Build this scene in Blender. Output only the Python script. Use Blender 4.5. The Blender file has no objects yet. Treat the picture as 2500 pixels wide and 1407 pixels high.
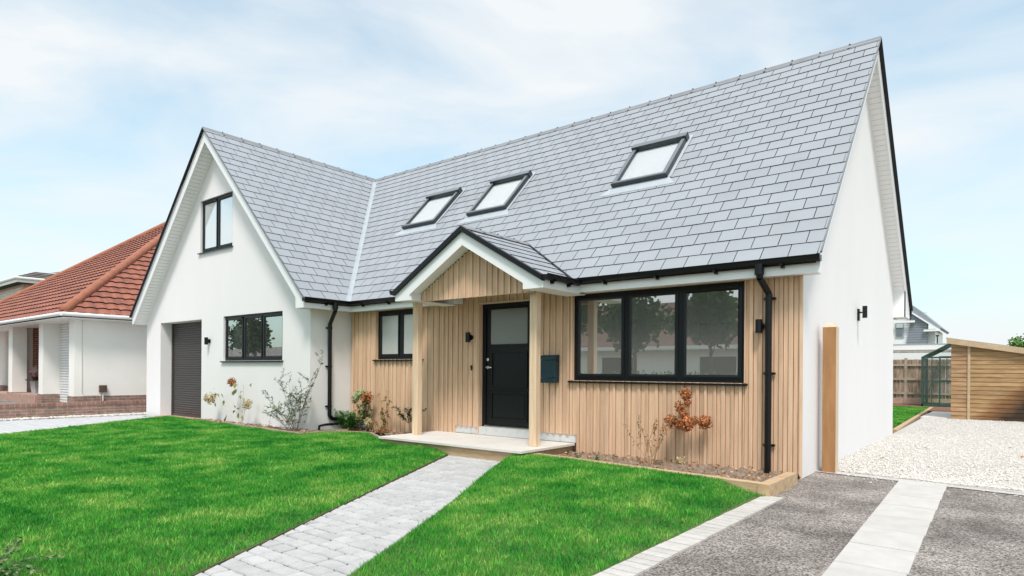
import bpy, math, random
import numpy as np
from mathutils import Vector, Matrix

# ------------------------------------------------------------------ scene, camera, world, sun
S = bpy.context.scene
C = S.collection
R = math.radians
CAM_Z = 1.274
f_px, hy, yaw, roll = 1547.826, 907.18, .674, .007
fw = Vector((-math.sin(yaw), math.cos(yaw), 0)); rt = Vector((math.cos(yaw), math.sin(yaw), 0)); up = Vector((0, 0, 1))
ax = math.cos(roll) * rt + math.sin(roll) * up
ay = -math.sin(roll) * rt + math.cos(roll) * up
cd = bpy.data.cameras.new('camera'); cam = bpy.data.objects.new('camera', cd); C.objects.link(cam)
M = Matrix((ax, ay, -fw)).transposed().to_4x4(); M.translation = Vector((0, 0, CAM_Z)); cam.matrix_world = M
cd.sensor_width = 36; cd.lens = f_px / 2500 * 36; cd.shift_y = (hy - 703.5) / 2500
cd.clip_start = .05; cd.clip_end = 2000
S.camera = cam

SUN_DIR = Vector((.46, -.62, 1.22)).normalized()          # towards the sun
elev = math.asin(SUN_DIR.z); azim = math.atan2(SUN_DIR.x, SUN_DIR.y)
w = bpy.data.worlds.new('World'); S.world = w; w.use_nodes = True
nt = w.node_tree; nt.nodes.clear()
def N(t, typ, **kw):
    n = t.nodes.new(typ)
    for k, v in kw.items(): setattr(n, k, v)
    return n
sky = N(nt, 'ShaderNodeTexSky', sky_type='NISHITA', sun_disc=False, sun_elevation=elev, sun_rotation=azim, air_density=1.0, dust_density=2.2, ozone_density=1.2)
tc = N(nt, 'ShaderNodeTexCoord')
mp = N(nt, 'ShaderNodeMapping'); mp.inputs['Scale'].default_value = (1.2, 2.0, 5.0); mp.inputs['Rotation'].default_value = (0.15, .22, .5)
nz = N(nt, 'ShaderNodeTexNoise'); nz.inputs['Scale'].default_value = 1.5; nz.inputs['Detail'].default_value = 6; nz.inputs['Roughness'].default_value = .52; nz.inputs['Distortion'].default_value = .5
cr = N(nt, 'ShaderNodeValToRGB'); cr.color_ramp.elements[0].position = .34; cr.color_ramp.elements[0].color = (.40,) * 3 + (1,); cr.color_ramp.elements[1].position = .64; cr.color_ramp.elements[1].color = (.97,) * 3 + (1,)
mx = N(nt, 'ShaderNodeMix', data_type='RGBA'); mx.inputs[7].default_value = (5.5, 5.72, 5.84, 1)
gain = N(nt, 'ShaderNodeMix', data_type='RGBA', blend_type='MULTIPLY'); gain.inputs[0].default_value = 1; gain.inputs[7].default_value = (1.28, 1.70, 1.50, 1)
bg = N(nt, 'ShaderNodeBackground'); bg.inputs[1].default_value = .1
ow = N(nt, 'ShaderNodeOutputWorld')
nt.links.new(tc.outputs['Generated'], mp.inputs[0]); nt.links.new(mp.outputs[0], nz.inputs[0]); nt.links.new(nz.outputs[0], cr.inputs[0])
nt.links.new(cr.outputs[0], mx.inputs[0]); nt.links.new(sky.outputs[0], gain.inputs[6]); nt.links.new(gain.outputs[2], mx.inputs[6])
nt.links.new(mx.outputs[2], bg.inputs[0]); nt.links.new(bg.outputs[0], ow.inputs[0])
sd = bpy.data.lights.new('sun', 'SUN'); sd.energy = 1.9; sd.angle = R(13); sd.color = (1, .925, .895)
so = bpy.data.objects.new('sun', sd); C.objects.link(so); so.rotation_euler = (-SUN_DIR).to_track_quat('-Z', 'Y').to_euler(); so.location = (0, 0, 30)
S.view_settings.view_transform = 'Standard'; S.view_settings.look = 'None'; S.view_settings.gamma = 1
S.view_settings.exposure = .74
S.cycles.max_bounces = 8; S.cycles.transparent_max_bounces = 16; S.cycles.sample_clamp_indirect = 8

rnd = random.Random(7)
rng = np.random.default_rng(11)

# ------------------------------------------------------------------ materials
def mat(name, col, rough=.6, metal=0., spec=.5, var=0., vscale=3., vstretch=(1, 1, 1), col2=None, island=0., bump=0., bscale=60., bstretch=(1, 1, 1), bdist=.01, fac=(.35, .65), detail=5., trans=0.):
    m = bpy.data.materials.new(name); m.use_nodes = True; t = m.node_tree; b = t.nodes['Principled BSDF']
    b.inputs['Roughness'].default_value = rough; b.inputs['Metallic'].default_value = metal; b.inputs['Specular IOR Level'].default_value = spec
    c = tuple(col) + (1,)
    b.inputs['Base Color'].default_value = c
    src = None
    geo = N(t, 'ShaderNodeNewGeometry'); tcn = N(t, 'ShaderNodeTexCoord')
    if col2 is not None or var:
        if col2 is None: col2 = tuple(x * (1 - var) for x in col)
        mpn = N(t, 'ShaderNodeMapping'); mpn.inputs['Scale'].default_value = vstretch; t.links.new(tcn.outputs['Object'], mpn.inputs[0])
        n = N(t, 'ShaderNodeTexNoise'); n.inputs['Scale'].default_value = vscale; n.inputs['Detail'].default_value = detail; n.inputs['Roughness'].default_value = .62
        t.links.new(mpn.outputs[0], n.inputs[0])
        rp = N(t, 'ShaderNodeValToRGB'); rp.color_ramp.elements[0].position = fac[0]; rp.color_ramp.elements[1].position = fac[1]
        rp.color_ramp.elements[0].color = c; rp.color_ramp.elements[1].color = tuple(col2) + (1,)
        t.links.new(n.outputs[0], rp.inputs[0]); src = rp.outputs[0]
    if island:
        mr = N(t, 'ShaderNodeMapRange'); mr.inputs[3].default_value = 1 - island; mr.inputs[4].default_value = 1 + island
        t.links.new(geo.outputs['Random Per Island'], mr.inputs[0])
        mm = N(t, 'ShaderNodeMix', data_type='RGBA', blend_type='MULTIPLY'); mm.inputs[0].default_value = 1
        if src: t.links.new(src, mm.inputs[6])
        else: mm.inputs[6].default_value = c
        t.links.new(mr.outputs[0], mm.inputs[7]); src = mm.outputs[2]
    if src: t.links.new(src, b.inputs['Base Color'])
    if bump:
        mb2 = N(t, 'ShaderNodeMapping'); mb2.inputs['Scale'].default_value = bstretch; t.links.new(tcn.outputs['Object'], mb2.inputs[0])
        n2 = N(t, 'ShaderNodeTexNoise'); n2.inputs['Scale'].default_value = bscale; n2.inputs['Detail'].default_value = 4; t.links.new(mb2.outputs[0], n2.inputs[0])
        bp = N(t, 'ShaderNodeBump'); bp.inputs['Strength'].default_value = bump; bp.inputs['Distance'].default_value = bdist
        t.links.new(n2.outputs[0], bp.inputs['Height']); t.links.new(bp.outputs[0], b.inputs['Normal'])
    if trans:
        tr = N(t, 'ShaderNodeBsdfTranslucent'); ms = N(t, 'ShaderNodeMixShader'); ms.inputs[0].default_value = trans
        if src: t.links.new(src, tr.inputs[0])
        else: tr.inputs[0].default_value = c
        t.links.new(b.outputs[0], ms.inputs[1]); t.links.new(tr.outputs[0], ms.inputs[2]); t.links.new(ms.outputs[0], t.nodes['Material Output'].inputs[0])
    return m

def glass_mat(name, refl=.4, tint=(.8, .84, .84), rough=0.0, body=None, bodyfac=0.):
    m = bpy.data.materials.new(name); m.use_nodes = True; t = m.node_tree; t.nodes.remove(t.nodes['Principled BSDF'])
    tr = N(t, 'ShaderNodeBsdfTransparent'); tr.inputs[0].default_value = tint + (1,)
    gl = N(t, 'ShaderNodeBsdfGlossy'); gl.inputs['Roughness'].default_value = rough; gl.inputs[0].default_value = (.95, .97, .97, 1)
    fr = N(t, 'ShaderNodeFresnel'); fr.inputs[0].default_value = 1.5
    ad = N(t, 'ShaderNodeMath', operation='ADD', use_clamp=True); ad.inputs[1].default_value = refl
    t.links.new(fr.outputs[0], ad.inputs[0])
    ms = N(t, 'ShaderNodeMixShader'); t.links.new(ad.outputs[0], ms.inputs[0])
    first = tr.outputs[0]
    if body:
        df = N(t, 'ShaderNodeBsdfDiffuse'); df.inputs[0].default_value = body + (1,)
        m2 = N(t, 'ShaderNodeMixShader'); m2.inputs[0].default_value = bodyfac
        t.links.new(tr.outputs[0], m2.inputs[1]); t.links.new(df.outputs[0], m2.inputs[2]); first = m2.outputs[0]
    t.links.new(first, ms.inputs[1]); t.links.new(gl.outputs[0], ms.inputs[2]); t.links.new(ms.outputs[0], t.nodes['Material Output'].inputs[0])
    return m

def brick_mat(name, c1, c2, mortar, bw=.225, bh=.075, ms=.01, axis='X', rough=.85, var=.35, plane='xz'):
    m = bpy.data.materials.new(name); m.use_nodes = True; t = m.node_tree; b = t.nodes['Principled BSDF']; b.inputs['Roughness'].default_value = rough
    tcn = N(t, 'ShaderNodeTexCoord'); sp = N(t, 'ShaderNodeSeparateXYZ'); cb = N(t, 'ShaderNodeCombineXYZ'); t.links.new(tcn.outputs['Object'], sp.inputs[0])
    if plane == 'xy':
        t.links.new(sp.outputs['X'], cb.inputs[0]); t.links.new(sp.outputs['Y'], cb.inputs[1])
    else:
        sm = N(t, 'ShaderNodeMath', operation='ADD'); t.links.new(sp.outputs['X'], sm.inputs[0]); t.links.new(sp.outputs['Y'], sm.inputs[1])
        t.links.new(sm.outputs[0], cb.inputs[0]); t.links.new(sp.outputs['Z'], cb.inputs[1])
    br = N(t, 'ShaderNodeTexBrick'); br.inputs['Scale'].default_value = 1; br.inputs['Brick Width'].default_value = bw; br.inputs['Row Height'].default_value = bh
    br.inputs['Mortar Size'].default_value = ms; br.inputs['Mortar Smooth'].default_value = .2; br.inputs['Bias'].default_value = 0
    br.inputs['Color1'].default_value = c1 + (1,); br.inputs['Color2'].default_value = c2 + (1,); br.inputs['Mortar'].default_value = mortar + (1,)
    t.links.new(cb.outputs[0], br.inputs[0])
    n = N(t, 'ShaderNodeTexNoise'); n.inputs['Scale'].default_value = 6; n.inputs['Detail'].default_value = 6; t.links.new(tcn.outputs['Object'], n.inputs[0])
    mr = N(t, 'ShaderNodeMapRange'); mr.inputs[1].default_value = .3; mr.inputs[2].default_value = .7; mr.inputs[3].default_value = 1 - var; mr.inputs[4].default_value = 1 + var * .4; t.links.new(n.outputs[0], mr.inputs[0])
    mm = N(t, 'ShaderNodeMix', data_type='RGBA', blend_type='MULTIPLY'); mm.inputs[0].default_value = 1; t.links.new(br.outputs['Color'], mm.inputs[6]); t.links.new(mr.outputs[0], mm.inputs[7])
    t.links.new(mm.outputs[2], b.inputs['Base Color'])
    bp = N(t, 'ShaderNodeBump'); bp.inputs['Strength'].default_value = .6; bp.inputs['Distance'].default_value = .008; bp.invert = True
    t.links.new(br.outputs['Fac'], bp.inputs['Height']); t.links.new(bp.outputs[0], b.inputs['Normal'])
    return m

m_render = mat('white_render', (.81, .785, .785), .9, var=.035, vscale=.9, vstretch=(1, 1, .35), bump=.25, bscale=220, bdist=.003)
m_upvc = mat('white_upvc', (.82, .82, .82), .35, var=.03, vscale=2)
m_soffit = mat('white_soffit', (.86, .85, .84), .45)
m_slate = mat('slate', (.335, .353, .385), .62, spec=.4, island=.04, var=.07, vscale=1.1, bump=.2, bscale=90, bdist=.003)
m_slate_edge = mat('slate_edge', (.03, .033, .04), .8)  # cut edges darkened, shade between slates put into the colour
m_under = mat('roof_underlay', (.015, .015, .018), .9)
m_ridge = mat('ridge_tile', (.24, .25, .265), .6, island=.05, var=.15, vscale=3)
m_black = mat('black_plastic', (.003, .0038, .005), .34, spec=.35)
m_clip = mat('ridge_clip', (.03, .032, .035), .5)
m_lead = mat('lead_valley', (.47, .51, .545), .42, var=.12, vscale=4)
m_flash = mat('flashing', (.46, .50, .54), .5, var=.1, vscale=6)
m_anth = mat('anthracite_frame', (.0035, .0055, .0075), .38, spec=.32, bump=.12, bscale=160, bdist=.001)
m_alu = mat('roof_window_cladding', (.028, .037, .042), .36, spec=.5)
m_alutop = mat('roof_window_skylit_top', (.17, .19, .205), .35, spec=.8)  # anthracite frame tops paled, sky reflection put into the colour
m_blind = mat('white_blind', (.64, .645, .655), .7)
m_oak = mat('oak_cladding', (.71, .485, .328), .72, col2=(.53, .34, .21), vscale=3.2, vstretch=(9, 9, .55), island=.12, bump=.3, bscale=14, bstretch=(9, 9, .5), bdist=.003, fac=(.35, .72), detail=9)
m_oak_dark = mat('oak_batten_gap', (.13, .075, .04), .85)
m_post = mat('oak_post', (.76, .575, .41), .7, col2=(.62, .44, .28), vscale=3, vstretch=(7, 7, .6), bump=.3, bscale=12, bstretch=(8, 8, .5), bdist=.003, detail=8)
m_gate = mat('treated_post', (.40, .205, .085), .75, col2=(.27, .125, .045), vscale=2.2, vstretch=(4, 4, .7), bump=.35, bscale=20, bstretch=(6, 6, .6), bdist=.003, detail=8, fac=(.42, .78))
m_gate_side = mat('treated_post_pale', (.70, .55, .40), .75, var=.2, vscale=3, vstretch=(5, 5, .5))
m_sleeper = mat('sleeper_timber', (.60, .43, .27), .78, col2=(.40, .26, .14), vscale=3, vstretch=(.7, 6, 6), bump=.4, bscale=14, bstretch=(.6, 7, 7), bdist=.004, detail=8)
m_edge_t = mat('old_edging_timber', (.47, .38, .28), .85, col2=(.28, .2, .13), vscale=4, vstretch=(1, 4, 4), bump=.4, bscale=18, bdist=.004)
m_slab = mat('porcelain_slab', (.70, .665, .62), .6, var=.08, vscale=4)
m_plinth = mat('white_plinth', (.60, .595, .585), .9, var=.35, vscale=9, fac=(.55, .8), bump=.4, bscale=40)
m_chrome = mat('brushed_steel', (.75, .75, .74), .25, metal=1)
m_teal = mat('letterbox_paint', (.005, .034, .048), .45, bump=.1, bscale=120, bdist=.001)
m_frost = glass_mat('frosted_glass', .10, (.5, .55, .52), .22, (.22, .25, .235), .7)
m_frost_pale = glass_mat('pale_frosted_glass', .14, (.7, .72, .68), .2, (.60, .60, .555), .75)
m_glass = glass_mat('window_glass', .46, (.8, .83, .82), 0.0, (.54, .54, .51), .33)  # pale diffuse body mixed in to imitate hazy reflections
m_glass_up = glass_mat('upper_window_glass', .5, (.78, .82, .82), 0., (.74, .77, .79), .88)  # mostly pale body colour, standing in for reflected sky
m_glass_low = glass_mat('ground_floor_glass', .48, (.9, .93, .92), 0., (.5, .52, .5), .12)
m_curtain = mat('pale_curtain', (.72, .72, .69), .9)
m_glass_roof = glass_mat('roof_window_glass', .10, (.97, .98, .98))
m_glass_gh = glass_mat('greenhouse_glass', .07, (.92, .96, .94))
m_room = mat('interior_plaster', (.55, .54, .50), .9)
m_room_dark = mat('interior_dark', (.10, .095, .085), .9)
m_door_in = mat('interior_door', (.09, .055, .035), .7)
m_roller = mat('roller_shutter', (.050, .044, .042), .38, spec=.6)
m_brickslip = mat('threshold_brick', (.56, .34, .25), .85, var=.3, vscale=8)

m_soil = mat('bed_soil', (.20, .14, .10), .95, col2=(.34, .26, .20), vscale=14, bump=.9, bscale=26, bdist=.05, fac=(.4, .7))
m_lawnsoil = mat('lawn_soil', (.24, .15, .08), .95, col2=(.13, .09, .045), vscale=9, bump=.8, bscale=30, bdist=.03)
m_lawngreen = mat('lawn_ground', (.035, .12, .02), .95, col2=(.11, .12, .04), vscale=5, bump=.6, bscale=40)
m_earth = mat('earth', (.16, .18, .10), .95, col2=(.2, .17, .12), vscale=.4)
m_sett = mat('pale_sett', (.50, .49, .485), .8, island=.09, var=.14, vscale=10, bump=.55, bscale=24, bdist=.008)
m_joint = mat('sett_joint', (.075, .07, .062), .95, var=.3, vscale=20)
m_bedge = mat('edging_brick', (.56, .525, .49), .85, island=.07, var=.15, vscale=12, bump=.4, bscale=50, bdist=.004)
m_paver = mat('paving_slab', (.56, .53, .50), .8, island=.04, var=.12, vscale=5, bump=.25, bscale=60, bdist=.003)
m_drive_sett = brick_mat('drive_setts', (.60, .60, .61), (.53, .535, .55), (.36, .36, .36), .2, .16, .008, plane='xy', var=.12)
m_stone = mat('white_stone', (.73, .69, .645), .8, island=.16, var=.12, vscale=30)
m_gravel = mat('gravel_bed', (.66, .63, .60), .95, col2=(.50, .47, .44), vscale=40, bump=1., bscale=45, bdist=.03)
m_kerb = mat('kerb_stone', (.50, .45, .41), .9, var=.25, vscale=9)
m_mulch = mat('bark_mulch', (.14, .055, .03), .95, col2=(.30, .13, .08), vscale=22, bump=1., bscale=26, bdist=.04)
m_leaf_dry = mat('dry_leaf', (.33, .16, .06), .8)

def tarmac():
    m = bpy.data.materials.new('tarmac'); m.use_nodes = True; t = m.node_tree; b = t.nodes['Principled BSDF']; b.inputs['Roughness'].default_value = .9
    tcn = N(t, 'ShaderNodeTexCoord')
    v = N(t, 'ShaderNodeTexVoronoi'); v.inputs['Scale'].default_value = 85; t.links.new(tcn.outputs['Object'], v.inputs[0])
    n = N(t, 'ShaderNodeTexNoise'); n.inputs['Scale'].default_value = 1.3; n.inputs['Detail'].default_value = 7; n.inputs['Roughness'].default_value = .6; t.links.new(tcn.outputs['Object'], n.inputs[0])
    n3 = N(t, 'ShaderNodeTexNoise'); n3.inputs['Scale'].default_value = 55; n3.inputs['Detail'].default_value = 3; t.links.new(tcn.outputs['Object'], n3.inputs[0])
    r1 = N(t, 'ShaderNodeValToRGB'); e = r1.color_ramp.elements; e[0].position = .32; e[0].color = (.15, .132, .122, 1); e[1].position = .68; e[1].color = (.37, .335, .315, 1); t.links.new(n.outputs[0], r1.inputs[0])
    r2 = N(t, 'ShaderNodeValToRGB'); e = r2.color_ramp.elements; e[0].position = .15; e[0].color = (.42, .41, .40, 1); e[1].position = .95; e[1].color = (1.75, 1.7, 1.64, 1)
    sp = N(t, 'ShaderNodeSeparateColor'); t.links.new(v.outputs['Color'], sp.inputs[0]); t.links.new(sp.outputs[0], r2.inputs[0])
    mm = N(t, 'ShaderNodeMix', data_type='RGBA', blend_type='MULTIPLY'); mm.inputs[0].default_value = 1; t.links.new(r1.outputs[0], mm.inputs[6]); t.links.new(r2.outputs[0], mm.inputs[7])
    t.links.new(mm.outputs[2], b.inputs['Base Color'])
    ad = N(t, 'ShaderNodeMath', operation='ADD'); t.links.new(v.outputs['Distance'], ad.inputs[0]); t.links.new(n3.outputs[0], ad.inputs[1])
    bp = N(t, 'ShaderNodeBump'); bp.inputs['Strength'].default_value = .9; bp.inputs['Distance'].default_value = .012; t.links.new(ad.outputs[0], bp.inputs['Height']); t.links.new(bp.outputs[0], b.inputs['Normal'])
    return m
m_tarmac = tarmac()

def grass_material():
    m = bpy.data.materials.new('grass_blade'); m.use_nodes = True; t = m.node_tree; b = t.nodes['Principled BSDF']; b.inputs['Roughness'].default_value = .55; b.inputs['Specular IOR Level'].default_value = .25
    geo = N(t, 'ShaderNodeNewGeometry'); tcn = N(t, 'ShaderNodeTexCoord')
    n = N(t, 'ShaderNodeTexNoise'); n.inputs['Scale'].default_value = 1.6; n.inputs['Detail'].default_value = 8; n.inputs['Roughness'].default_value = .72; t.links.new(tcn.outputs['Object'], n.inputs[0])
    r = N(t, 'ShaderNodeValToRGB'); e = r.color_ramp.elements; e[0].position = .36; e[0].color = (.022, .27, .030, 1); e[1].position = .66; e[1].color = (.40, .66, .15, 1)
    k = e.new(.5); k.color = (.105, .45, .055, 1)
    t.links.new(n.outputs[0], r.inputs[0])
    mr = N(t, 'ShaderNodeValToRGB'); e = mr.color_ramp.elements; e[0].position = 0; e[0].color = (.42, .5, .45, 1); e[1].position = 1; e[1].color = (2.6, 1.6, 2.4, 1)
    k = e.new(.9); k.color = (1.25, 1.2, 1.1, 1)
    t.links.new(geo.outputs['Random Per Island'], mr.inputs[0])
    mm = N(t, 'ShaderNodeMix', data_type='RGBA', blend_type='MULTIPLY'); mm.inputs[0].default_value = 1; t.links.new(r.outputs[0], mm.inputs[6]); t.links.new(mr.outputs[0], mm.inputs[7])
    t.links.new(mm.outputs[2], b.inputs['Base Color'])
    tr = N(t, 'ShaderNodeBsdfTranslucent'); t.links.new(mm.outputs[2], tr.inputs[0]); ms = N(t, 'ShaderNodeMixShader'); ms.inputs[0].default_value = .35
    t.links.new(b.outputs[0], ms.inputs[1]); t.links.new(tr.outputs[0], ms.inputs[2]); t.links.new(ms.outputs[0], t.nodes['Material Output'].inputs[0])
    return m
m_grass = grass_material()
m_leaf = mat('green_leaf', (.045, .17, .03), .5, island=.35, trans=.3)
m_leaf_bright = mat('bright_leaf', (.10, .30, .05), .5, island=.35, trans=.3)
m_leaf_dark = mat('dark_glossy_leaf', (.018, .07, .022), .35, island=.3, trans=.15)
m_leaf_grey = mat('grey_green_leaf', (.11, .155, .075), .6, island=.4, trans=.25)
m_leaf_olive = mat('olive_leaf', (.24, .25, .08), .6, island=.35, trans=.25)
m_leaf_brown = mat('brown_leaf', (.30, .14, .05), .7, island=.4, trans=.2)
m_flower_dry = mat('dry_flower', (.44, .16, .055), .8, island=.45, trans=.2)
m_flower_pale = mat('pale_flower', (.55, .43, .24), .8, island=.3, trans=.2)
m_flower_green = mat('green_flower', (.48, .52, .28), .8, island=.25, trans=.2)
m_stem = mat('woody_stem', (.20, .12, .07), .85)
m_stem_thin = mat('thin_stem', (.20, .15, .11), .85)
m_leaf_pale = mat('pale_leaf', (.22, .28, .14), .6, island=.35, trans=.3)
m_stem_pale = mat('pale_stem', (.46, .30, .18), .85)
m_stem_grey = mat('grey_stem', (.50, .45, .38), .85)
m_pot = mat('plant_pot', (.02, .024, .032), .5)
m_tree_leaf = mat('tree_leaf', (.035, .085, .022), .6, island=.45, trans=.25)
m_tree_leaf2 = mat('bush_leaf', (.11, .22, .045), .6, island=.45, trans=.25)
m_bark = mat('bark', (.10, .075, .05), .95)

# neighbours
m_rtile = mat('red_tile', (.36, .128, .08), .75, col2=(.23, .082, .06), vscale=2.2, vstretch=(1, 1, 2), island=.12, bump=.3, bscale=30)
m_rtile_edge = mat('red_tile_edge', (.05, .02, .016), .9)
m_rhip = mat('hip_tile', (.40, .145, .082), .75, var=.25, vscale=5)
m_cream = mat('cream_render', (.88, .855, .815), .9, var=.05, vscale=1.2, bump=.3, bscale=160, bdist=.003)
m_brick_g = brick_mat('garden_brick', (.38, .21, .165), (.25, .15, .12), (.36, .31, .27), .22, .072, .010)
m_brick_r = brick_mat('red_brick', (.40, .11, .06), (.28, .07, .045), (.50, .42, .36), .2, .072, .010)
m_brick_b = brick_mat('buff_brick', (.72, .64, .56), (.64, .56, .48), (.52, .47, .41), .44, .15, .012)
m_brick_q = mat('quoin_brick', (.52, .36, .28), .9, var=.25, vscale=3)
m_floor_t = mat('porch_tile', (.48, .30, .24), .8, var=.25, vscale=6)
m_dark = mat('dark_void', (.02, .018, .016), .9)
m_bin = mat('grey_bin', (.42, .44, .46), .55, var=.15, vscale=8)
m_bag = mat('brown_bag', (.11, .045, .035), .35, spec=.5)
m_meter = mat('meter_cover', (.10, .065, .05), .6, var=.3, vscale=20)
m_cable = mat('white_cable', (.62, .60, .55), .7)
m_gtile = mat('grey_roof_tile', (.30, .28, .255), .9, col2=(.13, .115, .10), vscale=3, vstretch=(1, 1, 3), bump=.5, bscale=12, bdist=.03)
m_moss = mat('moss_tile', (.42, .37, .31), .95, col2=(.2, .15, .1), vscale=6)
m_shed = mat('shed_board', (.46, .285, .155), .8, col2=(.31, .175, .085), vscale=2.2, vstretch=(1.2, 1, 10), island=.14, bump=.3, bscale=14, bstretch=(1, 1, 8), bdist=.003)
m_shed_trim = mat('shed_trim', (.55, .41, .26), .8, var=.2, vscale=5)
m_felt = mat('roof_felt', (.10, .10, .105), .9)
m_fence = mat('fence_board', (.34, .26, .19), .9, col2=(.13, .085, .055), vscale=2.2, vstretch=(6, 6, 1.0), island=.3, fac=(.38, .7))
m_fence_rail = mat('fence_rail', (.42, .35, .26), .9, var=.3, vscale=4)
m_gh = mat('greenhouse_frame', (.035, .085, .065), .5)
m_slate_far = mat('far_slate', (.27, .30, .34), .6, var=.12, vscale=2)
m_winframe = mat('grey_window_frame', (.34, .40, .44), .5)

def shed_darkened():
    m = mat('shed_board_darkened', (.45, .285, .14), .8, col2=(.30, .175, .075), vscale=2.2, vstretch=(1.2, 1, 10), island=.14)
    t = m.node_tree; b = t.nodes['Principled BSDF']; src = b.inputs['Base Color'].links[0].from_socket
    tcn = N(t, 'ShaderNodeTexCoord'); n = N(t, 'ShaderNodeTexNoise'); n.inputs['Scale'].default_value = 2.2; n.inputs['Detail'].default_value = 6; t.links.new(tcn.outputs['Object'], n.inputs[0])
    sp = N(t, 'ShaderNodeSeparateXYZ'); t.links.new(tcn.outputs['Object'], sp.inputs[0])
    # darker towards the ground and towards the right end
    a = N(t, 'ShaderNodeMath', operation='MULTIPLY_ADD'); a.inputs[1].default_value = .95; a.inputs[2].default_value = 1.12; t.links.new(sp.outputs['X'], a.inputs[0])
    z = N(t, 'ShaderNodeMath', operation='MULTIPLY_ADD'); z.inputs[1].default_value = -1.0; t.links.new(sp.outputs['Z'], z.inputs[0]); t.links.new(a.outputs[0], z.inputs[2])
    q = N(t, 'ShaderNodeMath', operation='MULTIPLY_ADD'); q.inputs[1].default_value = .5; t.links.new(n.outputs[0], q.inputs[0]); t.links.new(z.outputs[0], q.inputs[2])
    rp = N(t, 'ShaderNodeValToRGB'); e = rp.color_ramp.elements; e[0].position = .05; e[0].color = (1, 1, 1, 1); e[1].position = .85; e[1].color = (.10, .085, .08, 1); kk = e.new(.35); kk.color = (.62, .48, .40, 1); t.links.new(q.outputs[0], rp.inputs[0])
    mm = N(t, 'ShaderNodeMix', data_type='RGBA', blend_type='MULTIPLY'); mm.inputs[0].default_value = 1; t.links.new(src, mm.inputs[6]); t.links.new(rp.outputs[0], mm.inputs[7]); t.links.new(mm.outputs[2], b.inputs['Base Color'])
    return m
m_shed_dk = shed_darkened()

# ------------------------------------------------------------------ mesh helpers
class MB:
    def __init__(s): s.v = []; s.f = []; s.m = []
    def face(s, pts, m=0):
        b = len(s.v); s.v += [tuple(p) for p in pts]; s.f.append(tuple(range(b, b + len(pts)))); s.m.append(m)
    def box(s, x0, x1, y0, y1, z0, z1, m=0):
        b = len(s.v)
        s.v += [(x, y, z) for x in (x0, x1) for y in (y0, y1) for z in (z0, z1)]
        for q in ((0, 1, 3, 2), (4, 6, 7, 5), (0, 4, 5, 1), (2, 3, 7, 6), (0, 2, 6, 4), (1, 5, 7, 3)):
            s.f.append(tuple(b + i for i in q)); s.m.append(m)
    def obox(s, o, a, b_, c, m=0):          # box from origin o and three edge vectors
        o, a, b_, c = map(Vector, (o, a, b_, c)); k = len(s.v)
        s.v += [tuple(o + i * a + j * b_ + l * c) for i in (0, 1) for j in (0, 1) for l in (0, 1)]
        for q in ((0, 1, 3, 2), (4, 6, 7, 5), (0, 4, 5, 1), (2, 3, 7, 6), (0, 2, 6, 4), (1, 5, 7, 3)):
            s.f.append(tuple(k + i for i in q)); s.m.append(m)
    def bevbox(s, x0, x1, y0, y1, z0, z1, e, m=0):   # box whose -y face is chamfered by e
        a = [(x0, y1, z0), (x1, y1, z0), (x1, y1, z1), (x0, y1, z1)]
        b_ = [(x0, y0 + e, z0), (x1, y0 + e, z0), (x1, y0 + e, z1), (x0, y0 + e, z1)]
        c = [(x0 + e, y0, z0 + e), (x1 - e, y0, z0 + e), (x1 - e, y0, z1 - e), (x0 + e, y0, z1 - e)]
        s.face(c, m); s.face(a[::-1], m)
        for i in range(4):
            j = (i + 1) % 4; s.face((a[i], a[j], b_[j], b_[i]), m); s.face((b_[i], b_[j], c[j], c[i]), m)
    def prism(s, poly, axis, a0, a1, m=0, caps=True):    # poly in the two other coordinates (cyclic order xyz)
        def P(p, a):
            return {'x': (a, p[0], p[1]), 'y': (p[0], a, p[1]), 'z': (p[0], p[1], a)}[axis]
        n = len(poly)
        if caps: s.face([P(p, a0) for p in poly], m); s.face([P(p, a1) for p in poly[::-1]], m)
        for i in range(n):
            p, q = poly[i], poly[(i + 1) % n]; s.face((P(p, a0), P(p, a1), P(q, a1), P(q, a0)), m)
    def tube(s, pts, r, n=8, m=0, r1=None, caps=True):
        pts = [Vector(p) for p in pts]; k = len(pts); b = len(s.v)
        for i, p in enumerate(pts):
            d = ((pts[min(i + 1, k - 1)] - pts[max(i - 1, 0)])).normalized()
            u = d.orthogonal().normalized() if i == 0 else (u - d * u.dot(d)).normalized()
            v = d.cross(u); rr = r if r1 is None else r + (r1 - r) * i / (k - 1)
            for j in range(n):
                a = 2 * math.pi * j / n; s.v.append(tuple(p + (u * math.cos(a) + v * math.sin(a)) * rr))
        for i in range(k - 1):
            for j in range(n):
                s.f.append((b + i * n + j, b + i * n + (j + 1) % n, b + (i + 1) * n + (j + 1) % n, b + (i + 1) * n + j)); s.m.append(m)
        if caps:
            s.f.append(tuple(b + j for j in range(n))[::-1]); s.m.append(m); s.f.append(tuple(b + (k - 1) * n + j for j in range(n))); s.m.append(m)
    def cyl(s, c0, c1, r, n=16, m=0, r1=None): s.tube([c0, c1], r, n, m, r1)
    def build(s, name, mats, parent=None, smooth=False, flip=True):
        me = bpy.data.meshes.new(name)
        off = Vector(parent_world(parent)) if parent else Vector((0, 0, 0))
        vs = np.array(s.v, float).reshape(-1, 3) - np.array(off)
        me.from_pydata(vs.tolist(), [], s.f)
        for mm in (mats if isinstance(mats, (list, tuple)) else [mats]): me.materials.append(mm)
        me.polygons.foreach_set('material_index', s.m)
        if smooth: me.polygons.foreach_set('use_smooth', [True] * len(s.f))
        me.validate()
        o = bpy.data.objects.new(name, me); C.objects.link(o)
        if parent: o.parent = parent
        return o
POS = {}
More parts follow.
